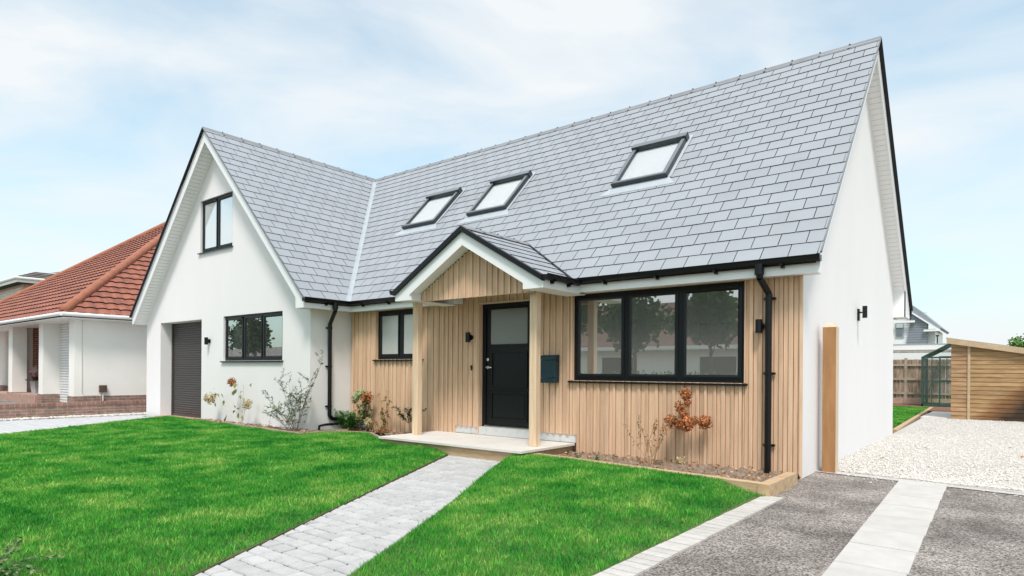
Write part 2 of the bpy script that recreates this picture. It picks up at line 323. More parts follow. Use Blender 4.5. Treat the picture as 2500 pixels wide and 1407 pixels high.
def parent_world(p):
    v = Vector((0, 0, 0))
    while p is not None: v += p.location; p = p.parent
    return v
def tag(o, label, cat, group=None):
    o['label'] = label; o['category'] = cat
    if group: o['group'] = group
    return o
def thing(name, label, cat, loc, group=None):
    o = bpy.data.objects.new(name, None); C.objects.link(o); o.location = loc; o.empty_display_size = .2
    return tag(o, label, cat, group)
def struct(o, kind='structure'): o['kind'] = kind; return o

def clip(poly, nx, ny, c):        # keep nx*x+ny*y <= c
    out = []
    for i in range(len(poly)):
        p, q = poly[i], poly[(i + 1) % len(poly)]
        dp, dq = nx * p[0] + ny * p[1] - c, nx * q[0] + ny * q[1] - c
        if dp <= 0: out.append(p)
        if dp * dq < 0:
            t = dp / (dp - dq); out.append((p[0] + t * (q[0] - p[0]), p[1] + t * (q[1] - p[1])))
    return out
def clip_to(poly, conv):          # conv counter-clockwise
    for i in range(len(conv)):
        a, b = conv[i], conv[(i + 1) % len(conv)]
        nx, ny = (b[1] - a[1]), -(b[0] - a[0])
        poly = clip(poly, nx, ny, nx * a[0] + ny * a[1])
        if len(poly) < 3: return []
    return poly
def area(p): return .5 * sum(p[i][0] * p[(i + 1) % len(p)][1] - p[(i + 1) % len(p)][0] * p[i][1] for i in range(len(p)))
def minus_rects(poly, rects):
    polys = [poly]
    for (a, b, c, d) in rects:
        new = []
        for p in polys:
            for q in (clip(p, 1, 0, a), clip(p, -1, 0, -b), clip(clip(clip(p, -1, 0, -a), 1, 0, b), 0, 1, c), clip(clip(clip(p, -1, 0, -a), 1, 0, b), 0, -1, -d)):
                if len(q) > 2 and abs(area(q)) > 1e-6: new.append(q)
        polys = new
    return polys

def slates(mb, O, U, Sv, poly, gauge, wd, gap=.010, t=.013, m=0, me=1, start=0, jit=.003):
    """individual slates laid on a plane: O origin, U along the eave, Sv up the slope, poly counter-clockwise in (u, s)"""
    O, U, Sv = Vector(O), Vector(U).normalized(), Vector(Sv).normalized(); Nn = U.cross(Sv)
    if Nn.z < 0: Nn = -Nn
    us = [p[0] for p in poly]; ss = [p[1] for p in poly]
    i = 0; s0 = min(ss)
    while s0 < max(ss):
        u = min(us) - wd - (wd / 2 if (i + start) % 2 else 0)
        while u < max(us):
            j1 = rnd.uniform(-jit, jit)
            q = [(u + gap / 2, s0 + j1), (u + wd - gap / 2, s0 + j1), (u + wd - gap / 2, s0 + gauge + .012), (u + gap / 2, s0 + gauge + .012)]
            q = clip_to(q, poly)
            if len(q) > 2 and area(q) > 2e-4:
                dt = rnd.uniform(-.0012, .0012)
                def P(p, base=False):
                    h = -.004 if base else t + dt - (t - .001) * (p[1] - s0) / (gauge + .012)
                    return O + U * p[0] + Sv * p[1] + Nn * h
                top = [P(p) for p in q]; bot = [P(p, True) for p in q]
                b = len(mb.v); n = len(q); mb.v += [tuple(x) for x in top + bot]
                mb.f.append(tuple(range(b, b + n))); mb.m.append(m)
                for k in range(n):
                    l = (k + 1) % n; mb.f.append((b + k, b + n + k, b + n + l, b + l)); mb.m.append(me)
            u += wd
        s0 += gauge; i += 1

# ------------------------------------------------------------------ main house dimensions
XR, XV = -2.054, -1.802
YF, YB = 8.2, 15.36
YG, ZG = 7.90, 2.654
YR, ZR = 11.858, 6.799
YGB = 16.03
ZS = 2.470
WXL, WXR = -18.46, -10.856
WY, WV = 7.245, 6.879
WGR, WGL, WRX = -10.521, -18.579, -14.567
MM = (ZR - ZG) / (YR - YG); MB_ = (ZR - ZG) / (YGB - YR); MW = (ZR - ZG) / (WGR - WRX)
house = thing('house', 'white rendered chalet house with steep grey slate roof, timber cladding and gabled porch', 'house', (-6.5, 8.2, 0))

w1 = (-14.29, -11.84, 1.471, 2.49); u1 = (-15.435, -13.909, 4.074, 5.319); gar = (-17.60, -15.34, -.2, 2.475)
bay = (-5.356, -2.741, 1.143, 2.458); kit = (-10.02, -8.70, 1.495, 2.455); dor = (-7.27, -6.13, .18, 2.43)

mb = MB()
# wing front
zt = lambda x: ZR - .12 - MW * abs(x - WRX)
for p in minus_rects([(WXL, -.3), (WXR, -.3), (WXR, zt(WXR)), (WRX, ZR - .12), (WXL, zt(WXL))], [w1, u1, gar]):
    mb.face([(x, WY, z) for x, z in p])
def reveal(mb, r, y0, y1, m=0, bottom=True):
    a, b, c, d = r
    mb.face([(a, y0, c), (a, y1, c), (a, y1, d), (a, y0, d)], m); mb.face([(b, y0, c), (b, y0, d), (b, y1, d), (b, y1, c)], m)
    mb.face([(a, y0, d), (a, y1, d), (b, y1, d), (b, y0, d)], m)
    if bottom: mb.face([(a, y0, c), (b, y0, c), (b, y1, c), (a, y1, c)], m)
for r, d in ((w1, .16), (u1, .16), (gar, .36)): reveal(mb, r, WY, WY + d)
# wing side (right), left side, rear
mb.face([(WXR, WY, -.3), (WXR, YF + .06, -.3), (WXR, YF + .06, 2.75), (WXR, WY, 2.75)])
mb.face([(WXL, WY, -.3), (WXL, WY, 2.75), (WXL, YB, 2.75), (WXL, YB, -.3)])
mb.face([(WXL, YB, -.3), (XR, YB, -.3), (XR, YB, 2.75), (WXL, YB, 2.75)])
# main front behind the cladding
for p in minus_rects([(WXR, -.3), (XR - .02, -.3), (XR - .02, 3.0), (WXR, 3.0)], [bay, kit, dor]): mb.face([(x, YF + .07, z) for x, z in p])
# right gable
zg = lambda y: (ZR - .12 - MM * (YR - y)) if y < YR else (ZR - .12 - MB_ * (y - YR))
mb.face([(XR, y, z) for y, z in ((YF + .005, -.3), (YB, -.3), (YB, zg(YB)), (YR, zg(YR)), (YF + .005, zg(YF)))])
mb.face([(XR - .025, YF + .005, -.3), (XR, YF + .005, -.3), (XR, YF + .005, 2.6), (XR - .025, YF + .005, 2.6)])
mb.build('wall', m_render, house)

# ---- interiors seen through the glass
mb = MB()
def room(x0, x1, y0, y1, z0, z1, m=0):
    mb.face([(x0, y1, z0), (x1, y1, z0), (x1, y1, z1), (x0, y1, z1)], m); mb.face([(x0, y0, z0), (x0, y1, z0), (x0, y1, z1), (x0, y0, z1)], m)
    mb.face([(x1, y0, z0), (x1, y0, z1), (x1, y1, z1), (x1, y1, z0)], m); mb.face([(x0, y0, z1), (x0, y1, z1), (x1, y1, z1), (x1, y0, z1)], m); mb.face([(x0, y0, z0), (x1, y0, z0), (x1, y1, z0), (x0, y1, z0)], m)
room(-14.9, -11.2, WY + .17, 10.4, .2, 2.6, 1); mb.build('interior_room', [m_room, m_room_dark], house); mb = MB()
room(-15.7, -13.4, WY + .17, 10, 3.0, 5.45); mb.build('interior_room', m_room, house); mb = MB()
room(-10.4, -8.5, YF + .16, 10, .3, 2.6); mb.build('interior_room', m_room, house); mb = MB()
room(-5.9, -2.3, YF + .16, 12.2, .25, 2.6)
mb.box(-4.95, -4.25, 12.12, 12.17, .26, 2.25, 2)
mb.build('interior_room', [m_room, m_room_dark, m_door_in], house)

# ---- cladding
def boards(mb, x0, x1, z0f, z1f, holes, y, seed):
    """vertical boards: broad flats with narrow proud battens; z0f and z1f give the ends at x"""
    r = random.Random(seed); x = x0; k = 0
    while x < x1 - .005:
        wd = r.choice((.068, .08, .098)) if k % 2 == 0 else r.choice((.045, .052, .058))
        if k % 2 == 0 and r.random() < .2: wd = .06
        xe = min(x + wd, x1); mid = (x + xe) / 2
        segs = [(z0f(mid), z1f(mid))]
        for (a, b, c, d) in holes:
            if xe > a + .004 and x < b - .004:
                ns = []
                for (lo, hi) in segs:
                    if lo < c: ns.append((lo, min(hi, c)))
                    if hi > d: ns.append((max(lo, d), hi))
                segs = ns
        for lo, hi in segs:
            if hi - lo < .01: continue
            g = .003
            if k % 2 == 0: mb.bevbox(x + g, xe - g, y, y + .03, lo, hi, .002, 0)
            else: mb.bevbox(x + g, xe - g, y - .019, y + .03, lo, hi, .003, 0)
        x = xe; k += 1
mb = MB()
for (a, b, seed) in ((WXR + .02, kit[0] - .0, 3), (kit[0], kit[1], 4), (kit[1], dor[0] + .0, 5), (dor[0], dor[1], 6), (dor[1], bay[0], 8), (bay[0], bay[1], 9), (bay[1], XR + .0, 10)):
    lo = lambda x: (.305 if x > -7.86 else .17) if -8.25 < x < -5.3 else -.02
    boards(mb, a, b, lo, lambda x: 2.63, [bay, kit, dor], YF, seed)
for r in (bay, kit, dor):           # reveal linings
    a, b, c, d = r
    for x, s in ((a, 1), (b, -1)): mb.box(min(x - s * .022, x - s * .002), max(x - s * .022, x - s * .002), YF - .024, YF + .10, c - (0 if r is dor else .0), d + .0, 0)
    if r is not bay: mb.box(a - .02, b + .02, YF - .02, YF + .1, d + .003, d + .022, 0)
mb.box(XR - .018, XR + .012, YF - .026, YF + .004, -.02, 2.46, 0)
for p in minus_rects([(WXR, -.1), (XR - .03, -.1), (XR - .03, 2.63), (WXR, 2.63)], [bay, kit, dor]): mb.face([(x, YF + .045, z) for x, z in p], 1)
mb.build('cladding', [m_oak, m_oak_dark], house)
mb = MB(); mb.box(-7.87, dor[0] - .0, YF + .010, YF + .06, .185, .31); mb.box(dor[0], dor[1], YF - .005, YF + .08, .185, .32); mb.box(dor[1], -5.3, YF + .010, YF + .06, .185, .305)
mb.build('plinth', m_plinth, house)

# ---- roofs
sl = math.hypot(1, MM); LS = (YR - YG) * sl
def on_main(x, s, h=0.):
    n = Vector((0, -MM, 1)).normalized(); return Vector((x, YG + s / sl, ZG + s / sl * MM)) + n * h
mb = MB()
poly = [(WGR + .075, 0), (XV + .01, 0), (XV + .01, LS), (WRX + .075, LS)]
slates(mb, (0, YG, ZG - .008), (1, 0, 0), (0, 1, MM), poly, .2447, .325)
mb.face([on_main(WGR, -.0, -.014), on_main(XV - .02, -.0, -.014), on_main(XV - .02, LS, -.014), on_main(WRX, LS, -.014)], 2)
# rear slope
mb.face([(XV, YGB, ZG), (WGL, YGB, ZG), (WGL, YR, ZR - .02), (XV, YR, ZR - .02)], 0)
# soffit underside board so that the roof has a body
mb.face([(x, y, z - .10) for x, y, z in (on_main(XV - .03, 0), on_main(WGR, 0), on_main(WRX, LS), on_main(XV - .03, LS))], 2)
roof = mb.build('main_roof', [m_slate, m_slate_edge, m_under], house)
# wing
mb = MB(); slw = math.hypot(1, MW); LW = (WGR - WRX) * slw
# u runs along -Y direction reversed: u = y - WV
polyw = [(-.01, 0), (YG - WV - .075, 0), (YR - WV - .075, LW), (-.01, LW)]
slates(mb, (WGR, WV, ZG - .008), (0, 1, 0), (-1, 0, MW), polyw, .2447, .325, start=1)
def on_wing(y, s, h=0.):
    n = Vector((MW, 0, 1)).normalized(); return Vector((WGR - s / slw, y, ZG + s / slw * MW)) + n * h
mb.face([on_wing(WV + .02, 0, -.014), on_wing(YG, 0, -.014), on_wing(YR, LW, -.014), on_wing(WV + .02, LW, -.014)], 2)
mb.face([(WGL, WV + .02, ZG), (WGL, YGB, ZG), (WRX, YGB, ZR - .02), (WRX, WV + .02, ZR - .02)][::-1], 0)
mb.face([(x, y, z - .10) for x, y, z in (on_wing(WV + .03, 0), on_wing(YG, 0), on_wing(YR, LW), on_wing(WV + .03, LW))], 2)
mb.face([(WGL, WV + .03, ZG - .1), (WGL, YGB, ZG - .1), (WRX, YGB, ZR - .12), (WRX, WV + .03, ZR - .12)], 2)
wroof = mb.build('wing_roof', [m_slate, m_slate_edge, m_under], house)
# valley strip
mb = MB()
a0, a1 = Vector((WGR, YG, ZG)), Vector((WRX, YR, ZR))
def off(p, dx, dy, h): return (p.x + dx, p.y + dy, p.z + h)
e = .075
d0 = Vector((WGR - .0, YG - .0, ZG))
mb.face([on_main(WGR + e, 0, .004), on_main(WRX + e, LS, .004), Vector(a1) + Vector((0, 0, -.004)), Vector(a0) + Vector((0, 0, -.004))])
mb.face([Vector(a0) + Vector((0, 0, -.004)), Vector(a1) + Vector((0, 0, -.004)), on_wing(YR - e, LW, .004), on_wing(YG - e, 0, .004)])
mb.build('valley_gutter', m_lead, house)
# ridge tiles
def ridge(mb, p0, p1, m0, m1, leg=.15, unit=.46, lift=.010, th=.014, clips=True):
    p0, p1 = Vector(p0), Vector(p1); d = (p1 - p0); L = d.length; d.normalize(); sd = Vector((d.y, -d.x, 0))   # sd to the right of d
    n = max(1, round(L / unit)); u = L / n
    a = (sd - Vector((0, 0, m1))).normalized() * leg; b = (-sd - Vector((0, 0, m0))).normalized() * leg
    for i in range(n):
        q0 = p0 + d * (u * i + .002); q1 = p0 + d * (u * (i + 1) - .002); t = Vector((0, 0, lift + rnd.uniform(0, .004)))
        T = Vector((0, 0, th * 1.4))
        A = [q0 + b + t, q0 + t + T * .4, q0 + a + t]; B = [q1 + b + t, q1 + t + T * .4, q1 + a + t]
        At = [x + T for x in A]; Bt = [x + T for x in B]
        for k in (0, 1):
            mb.face([At[k], At[k + 1], Bt[k + 1], Bt[k]], 0); mb.face([A[k], B[k], B[k + 1], A[k + 1]], 0)
            mb.face([A[k], A[k + 1], At[k + 1], At[k]], 0); mb.face([B[k], Bt[k], Bt[k + 1], B[k + 1]], 0)
        for k in (0, 2): mb.face([A[k], At[k], Bt[k], B[k]], 1)
        if clips and i:
            for v in (a, b):
                c = q0 + v * .98 + t + T * 1.0
                mb.obox(c - d * .02, d * .04, -v.normalized() * .05, Vector((0, 0, .006)), 1)
            c = q0 + t + T * 1.4; mb.obox(c - d * .012 - sd * .02, d * .024, sd * .04, Vector((0, 0, .006)), 1)
mb = MB(); ridge(mb, (WRX - .05, YR, ZR - .025), (XV + .012, YR, ZR - .025), MB_, MM); mb.build('ridge_tiles', [m_ridge, m_clip], roof)
mb = MB(); ridge(mb, (WRX, WV - .012, ZR - .025), (WRX, YR + .1, ZR - .025), MW, MW); mb.build('ridge_tiles', [m_ridge, m_clip], wroof)

# ---- barge boards, soffits, verge trims of the two gables
def gable_trim(mbw, mbs, mbb, axis, h0, hl, hr, ztop, m_l, m_r, face, inner, wall_l, wall_r, zbox, zl, zr, drop=.30):
    """axis 'y': gable faces -Y (h = x); axis 'x': gable faces +X (h = y). face = outer plane, inner = wall plane"""
    def P(h, z, d): return (h, d, z) if axis == 'y' else (d, h, z)
    sgn = 1 if inner > face else -1
    th = .022 * sgn
    for side, (he, m, wl, ze) in (('l', (hl, m_l, wall_l, zl)), ('r', (hr, m_r, wall_r, zr))):
        s = 1 if he > h0 else -1
        zi = lambda h: ztop - drop - .03 - m * abs(h - h0)
        pts = [(h0, ztop - .035), (he - s * .03, ze - .02), (he - s * .03, zbox), (wl, zbox), (wl, zi(wl)), (h0, zi(h0))]
        # front board as two convex pieces
        q1 = [pts[0], (wl, ztop - .035 - m * abs(wl - h0)), (wl, zi(wl)), pts[5]]
        q2 = [(wl, ztop - .035 - m * abs(wl - h0)), pts[1], pts[2], pts[3]]
        for q in (q1, q2):
            n = len(q)
            mbw.face([P(h, z, face) for h, z in q]); mbw.face([P(h, z, face + th) for h, z in q[::-1]])
            for k in range(n):
                a, b = q[k], q[(k + 1) % n]; mbw.face([P(a[0], a[1], face), P(a[0], a[1], face + th), P(b[0], b[1], face + th), P(b[0], b[1], face)])
        # box side and base
        mbw.face([P(he - s * .03, zbox, face), P(he - s * .03, ze - .02, face), P(he - s * .03, ze - .02, inner + .1 * sgn), P(he - s * .03, zbox, inner + .1 * sgn)])
        mbx = MB(); mbx.face([P(he - s * .03, zbox + .004, face), P(wl, zbox + .004, face), P(wl, zbox + .004, inner), P(he - s * .03, zbox + .004, inner)]); mbx.build('eaves_box_base', m_soffit, house)
        mbw.face([P(wl, zbox, face), P(wl, zi(wl) + .3, face), P(wl, zi(wl) + .3, inner), P(wl, zbox, inner)])
        # sloping soffit planks
        L = abs(wl - h0); n = int(L * math.hypot(1, m) / .1)
        for k in range(n):
            a, b = h0 + s * L * k / n, h0 + s * L * (k + 1) / n; g = 0
            z1, z2 = zi(a) + .035, zi(b) + .035
            mbs.face([P(a, z1, face + th), P(a, z1, inner), P(b - g, z2 + m * .004, inner), P(b - g, z2 + m * .004, face + th)])
            mbs.face([P(b - g, z2 + m * .004, face + th), P(b - g, z2 + m * .004, inner), P(b - g, z2 + m * .004 + .004, inner), P(b - g, z2 + m * .004 + .004, face + th)])
        if mbs.f: mbs.build('gable_soffit', m_soffit, house); mbs.v, mbs.f, mbs.m = [], [], []
        # verge trim: black, with the sky-lit look of its top painted grey
        za = lambda h: ztop - .006 - m * abs(h - h0); zb = lambda h: ztop - .024 - m * abs(h - h0)
        f0, f1 = face - .06 * sgn, face + .03 * sgn
        q = [(h0, za(h0)), (he + s * .02, za(he + s * .02)), (he + s * .02, zb(he + s * .02)), (h0, zb(h0))]
        mbb.face([P(h, z, f0) for h, z in q]); mbb.face([P(q[3][0], q[3][1], f0), P(q[2][0], q[2][1], f0), P(q[2][0], q[2][1], face), P(q[3][0], q[3][1], face)])
        mbb.face([P(q[0][0], q[0][1], f0), P(q[0][0], q[0][1], f1), P(q[1][0], q[1][1], f1), P(q[1][0], q[1][1], f0)], 1); mbb.face([P(q[1][0], q[1][1], f0), P(q[1][0], q[1][1], f1), P(q[2][0], q[2][1], f1), P(q[2][0], q[2][1], f0)])
mw, ms_, mv = MB(), MB(), MB()
gable_trim(mw, ms_, mv, 'y', WRX, WGL, WGR, ZR, MW, MW, WV + .035, WY, WXL, WXR, ZS - .01, ZG, ZG)
mw.build('bargeboard', m_upvc, house); mv.build('verge_trim', [m_black, m_ridge], house)
mw, ms_, mv = MB(), MB(), MB()
gable_trim(mw, ms_, mv, 'x', YR, YG + .06, YGB - .03, ZR, MM, MB_, XV - .035, XR, YF + .0, YB, ZS - .01, ZG + .06, ZG + .03)
mw.build('bargeboard', m_upvc, house); mv.build('verge_trim', [m_black, m_ridge], house)

# ---- porch
PX, PY, PZ, PM = -6.62, 7.05, 3.46, .573
PXL, PXR, PZE = -8.10, -5.10, PZ - .573 * 1.50
porch = MB(); slp = math.hypot(1, PM); LP = 1.5 * slp
def meet(z): return YG + (z - ZG) / MM
zt_, ze_ = PZ, PZ - PM * 1.5
# right slope: u along y from PY, s up towards ridge
slates(porch, (PX + 1.5, PY, ze_ - .0), (0, 1, 0), (-1, 0, PM), [(.02, 0), (max(.1, meet(ze_) - PY) - .03, 0), (meet(zt_) - PY - .03, LP), (.02, LP)], .24, .325)
porch.face([(PX + 1.5, PY + .02, ze_ - .01), (PX + 1.5, meet(ze_) + .02, ze_ - .01), (PX, meet(zt_) + .02, zt_ - .01), (PX, PY + .02, zt_ - .01)], 2)
slates(porch, (PX - 1.5, meet(zt_), ze_), (0, -1, 0), (1, 0, PM), [(meet(zt_) - meet(ze_) + .03, 0), (meet(zt_) - PY - .02, 0), (meet(zt_) - PY - .02, LP), (.03, LP)], .24, .325)
porch.face([(PX - 1.5, PY + .02, ze_ - .01), (PX, PY + .02, zt_ - .01), (PX, meet(zt_) + .02, zt_ - .01), (PX - 1.5, meet(ze_) + .02, ze_ - .01)], 2)
porch.face([(PX - 1.45, 7.36, 2.64), (PX + 1.45, 7.36, 2.64), (PX + 1.45, 8.15, 2.64), (PX - 1.45, 8.15, 2.64)], 3)
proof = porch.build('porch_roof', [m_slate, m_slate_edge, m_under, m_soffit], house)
mb = MB(); ridge(mb, (PX, PY - .015, PZ - .004), (PX, meet(zt_) + .06, PZ - .004), PM, PM, .13, .42, lift=.01); mb.build('ridge_tiles', [m_ridge, m_clip], proof)
mb = MB()     # dark valley trims where porch meets main slope
for s in (1, -1):
    p0 = Vector((PX + s * 1.5, meet(ze_), ze_ + .012)); p1 = Vector((PX, meet(zt_), zt_ + .012)); mb.tube([p0, p1], .022, 5)
mb.build('porch_valley_trim', m_black, proof)
mw, ms_, mv = MB(), MB(), MB()
for s in (1, -1):
    he = PX + s * 1.52; wl = PX + s * 1.17; drop = .235
    zo = lambda h: PZ - .035 - PM * abs(h - PX); zi = lambda h: PZ - .035 - drop - PM * abs(h - PX)
    for q in ([(PX, zo(PX)), (wl, zo(wl)), (wl, zi(wl)), (PX, zi(PX))], [(wl, zo(wl)), (he, zo(he)), (he, 2.43), (wl, 2.43)]):
        mw.face([(h, PY, z) for h, z in q]); mw.face([(h, PY + .022, z) for h, z in q])
        for k in range(len(q)):
            a, b = q[k], q[(k + 1) % len(q)]; mw.face([(a[0], PY, a[1]), (a[0], PY + .022, a[1]), (b[0], PY + .022, b[1]), (b[0], PY, b[1])])
    mw.box(min(he, he - s * .02), max(he, he - s * .02), PY + .022, 7.98, 2.43, ze_ - .02)
    ms_.box(min(he - s * .02, wl), max(he - s * .02, wl), PY + .022, 8.17, 2.434, 2.446)
    mw.box(min(wl, wl - s * .012), max(wl, wl - s * .012), PY + .022, 7.3, 2.43, zi(wl) + .12)
    ms_.face([(PX, PY + .022, zi(PX) + .03), (PX, 7.3, zi(PX) + .03), (wl, 7.3, zi(wl) + .03), (wl, PY + .022, zi(wl) + .03)])
    za, zb = (lambda h: PZ + .018 - PM * abs(h - PX)), (lambda h: PZ - .062 - PM * abs(h - PX)); hh = PX + s * 1.53
    mv.face([(PX, PY - .05, za(PX)), (hh, PY - .05, za(hh)), (hh, PY - .05, zb(hh)), (PX, PY - .05, zb(PX))])
    mv.face([(PX, PY - .05, zb(PX)), (hh, PY - .05, zb(hh)), (hh, PY, zb(hh)), (PX, PY, zb(PX))]); mv.face([(PX, PY - .05, za(PX)), (PX, PY + .03, za(PX)), (hh, PY + .03, za(hh)), (hh, PY - .05, za(hh))])
    mv.face([(hh, PY - .05, za(hh)), (hh, PY + .03, za(hh)), (hh, PY + .03, zb(hh)), (hh, PY - .05, zb(hh))])
mw.build('bargeboard', m_upvc, proof); ms_.build('porch_soffit', m_soffit, proof); mv.build('verge_trim', m_black, proof)
mb = MB(); boards(mb, PX - 1.155, PX + 1.155, lambda x: 2.42 + (.0), lambda x: PZ - .25 - PM * abs(x - PX), [], 7.30, 21)
mb.face([(PX - 1.15, 7.335, 2.44), (PX + 1.15, 7.335, 2.44), (PX + 1.15, 7.335, 2.55), (PX, 7.335, 3.2), (PX - 1.15, 7.335, 2.55)], 1)
mb.box(PX - 1.3, PX + 1.3, 7.40, 7.55, 2.46, 2.60, 0)
mb.build('gable_cladding', [m_oak, m_oak_dark], proof)
for nm, x in (('porch_post', -8.03), ('porch_post', -5.53)):
    mb = MB(); c = .008; a = .062
    mb.prism([(x - a + c, 7.40), (x + a - c, 7.40), (x + a, 7.40 + c), (x + a, 7.52 - c), (x + a - c, 7.52), (x - a + c, 7.52), (x - a, 7.52 - c), (x - a, 7.40 + c)], 'z', .182, 2.60)
    mb.build(nm, m_post, house)
# step: timber riser + paving slab
mb = MB(); mb.box(-8.24, -5.36, 6.90, 8.22, -.1, .146); st = mb.build('porch_step', m_sleeper, house)
mb = MB()
for (a, b) in ((-8.30, -7.302), (-7.298, -6.302), (-6.298, -5.30)):
    for (c, d) in ((6.85, 7.53), (7.533, 8.195)): mb.box(a, b, c, d, .148, .18)
mb.build('step_paving', m_slab, st)

# ---- fascias, eaves soffits, gutters
mb = MB()
mb.box(PXR, XV - .0, 7.955, 7.975, ZS - .02, 2.635); mb.build('fascia', m_upvc, house)
mb = MB(); mb.box(WGR - .1, -7.64, 7.955, 7.975, ZS - .02, 2.635); mb.box(-7.66, -7.64, 7.975, 8.17, ZS - .02, 2.635)
mb.box(WGR - .03 - .015, WGR - .03 + .005, WV + .02, 7.957, ZS - .012, 2.635)
mb.build('fascia', m_upvc, house)
mb = MB()
def planks(x0, x1, y0, y1, z):
    n = max(1, round((x1 - x0) / .3))
    for i in range(n): mb.box(x0 + (x1 - x0) * i / n + .003, x0 + (x1 - x0) * (i + 1) / n - .003, y0, y1, z, z + .012)
planks(PXR, XR + .01, 7.975, 8.172, ZS - .008); mb.build('eaves_soffit', m_soffit, house); mb = MB()
planks(WGR - .05, -7.66, 7.975, 8.172, ZS - .008)
mb.box(WXR + .002, WGR - .046, WV + .38, 8.17, ZS - .0, ZS + .012)
mb.build('eaves_soffit', m_soffit, house)
def gprof(o0, z): return [(o0, z - .005), (o0, z - .062), (o0 - .02, z - .078), (o0 - .06, z - .078), (o0 - .09, z - .058), (o0 - .10, z - .012), (o0 - .108, z), (o0 - .10, z + .004), (o0 - .09, z - .012)]
def gutter(axis, a0, a1, o0, z, sign, parent, brackets=.8):
    pr = gprof(0, z); mb = MB()
    if axis == 'x': poly = [(o0 + p[0] * 1.0, p[1]) for p in pr]; mb.prism(poly, 'x', a0, a1)
    else: poly = [(o0 - sign * p[0], p[1]) for p in pr]; mb.prism(poly, 'y', a0, a1)
    for e in (a0, a1):      # end caps and unions
        q = gprof(.0, z)
        if axis == 'x': mb.prism([(o0 + p[0] * 1.06, p[1] - .002 + .004 * (p[1] > z - .01)) for p in q], 'x', e - .018, e + .018)
        else: mb.prism([(o0 - sign * p[0] * 1.06, p[1] - .002) for p in q], 'y', e - .018, e + .018)
    g = mb.build('gutter', m_black, parent)
    n = max(1, round(abs(a1 - a0) / brackets))
    for i in range(n):
        c = a0 + (a1 - a0) * (i + .5) / n; mb = MB()
        for (b0, b1, c0, c1) in ((-.05, 0, z - .118, z - .074), (-.112, -.02, z - .09, z - .074)):
            if axis == 'x': mb.box(c - .018, c + .018, o0 + b0, o0 + b1, c0, c1)
            else: mb.box(min(o0 - sign * b0, o0 - sign * b1), max(o0 - sign * b0, o0 - sign * b1), c - .018, c + .018, c0, c1)
        mb.build('gutter_bracket', m_black, g)
GZ = 2.648
mb = MB(); mb.box(-6, XV + .0, YGB - .03, YGB + .075, 2.555, 2.645); mb.build('gutter', m_black, house)
gutter('x', PXR + .06, XV - .0, 7.955, GZ, 0, house, .9); gutter('x', WGR + .03, PXL - .08, 7.955, GZ, 0, house, .8)
gutter('y', WV - .01, 7.88, WGR - .025, GZ, 1, house, .7); gutter('y', PY - .02, 7.86, PX + 1.52, 2.615, 1, house, .5); gutter('y', PY - .02, 7.86, PX - 1.52, 2.615, -1, house, .5)

# ---- downpipes
def pipe(parent, pts, hopper, brackets, wall, axis):
    mb = MB(); h = .034
    for i in range(len(pts) - 1):
        mb.tube([pts[i], pts[i + 1]], .040, 4 if False else 12)
    mb.cyl((hopper[0], hopper[1], hopper[2]), (hopper[0], hopper[1], hopper[2] - .13), .055, 12)
    o = mb.build('downpipe', m_black, parent)
    for z in brackets:
        mb = MB(); x, y = pts[2][0], pts[2][1]
        mb.cyl((x, y, z - .018), (x, y, z + .018), .048, 12)
        if axis == 'y': mb.box(x - .07, x + .07, y + .03, wall, z - .014, z + .014)
        else: mb.box(wall, x - .03, y - .07, y + .07, z - .014, z + .014)
        mb.build('pipe_bracket', m_black, o)
    return o
pipe(house, [(-2.47, 7.90, 2.56), (-2.47, 7.92, 2.43), (-2.42, 8.11, 2.26), (-2.42, 8.11, -.0)], (-2.47, 7.90, 2.60), (2.2, 1.27, .38), YF - .018, 'y')
dp = pipe(house, [(WGR + .03, 7.56, 2.56), (WGR + .03, 7.56, 2.44), (-10.80, 7.66, 2.2), (-10.80, 7.66, .36), (-10.80, 7.72, .30), (-10.80, 7.95, .26), (-10.78, 8.05, .22)], (WGR + .03, 7.56, 2.60), (2.12, 1.35, .55), WXR, 'x')
mb = MB(); mb.tube([(-10.70, 7.80, .20), (-10.76, 7.55, .19), (-10.79, 7.42, .17), (-10.79, 7.40, .02)], .026, 10); mb.build('waste_pipe', m_black, house)

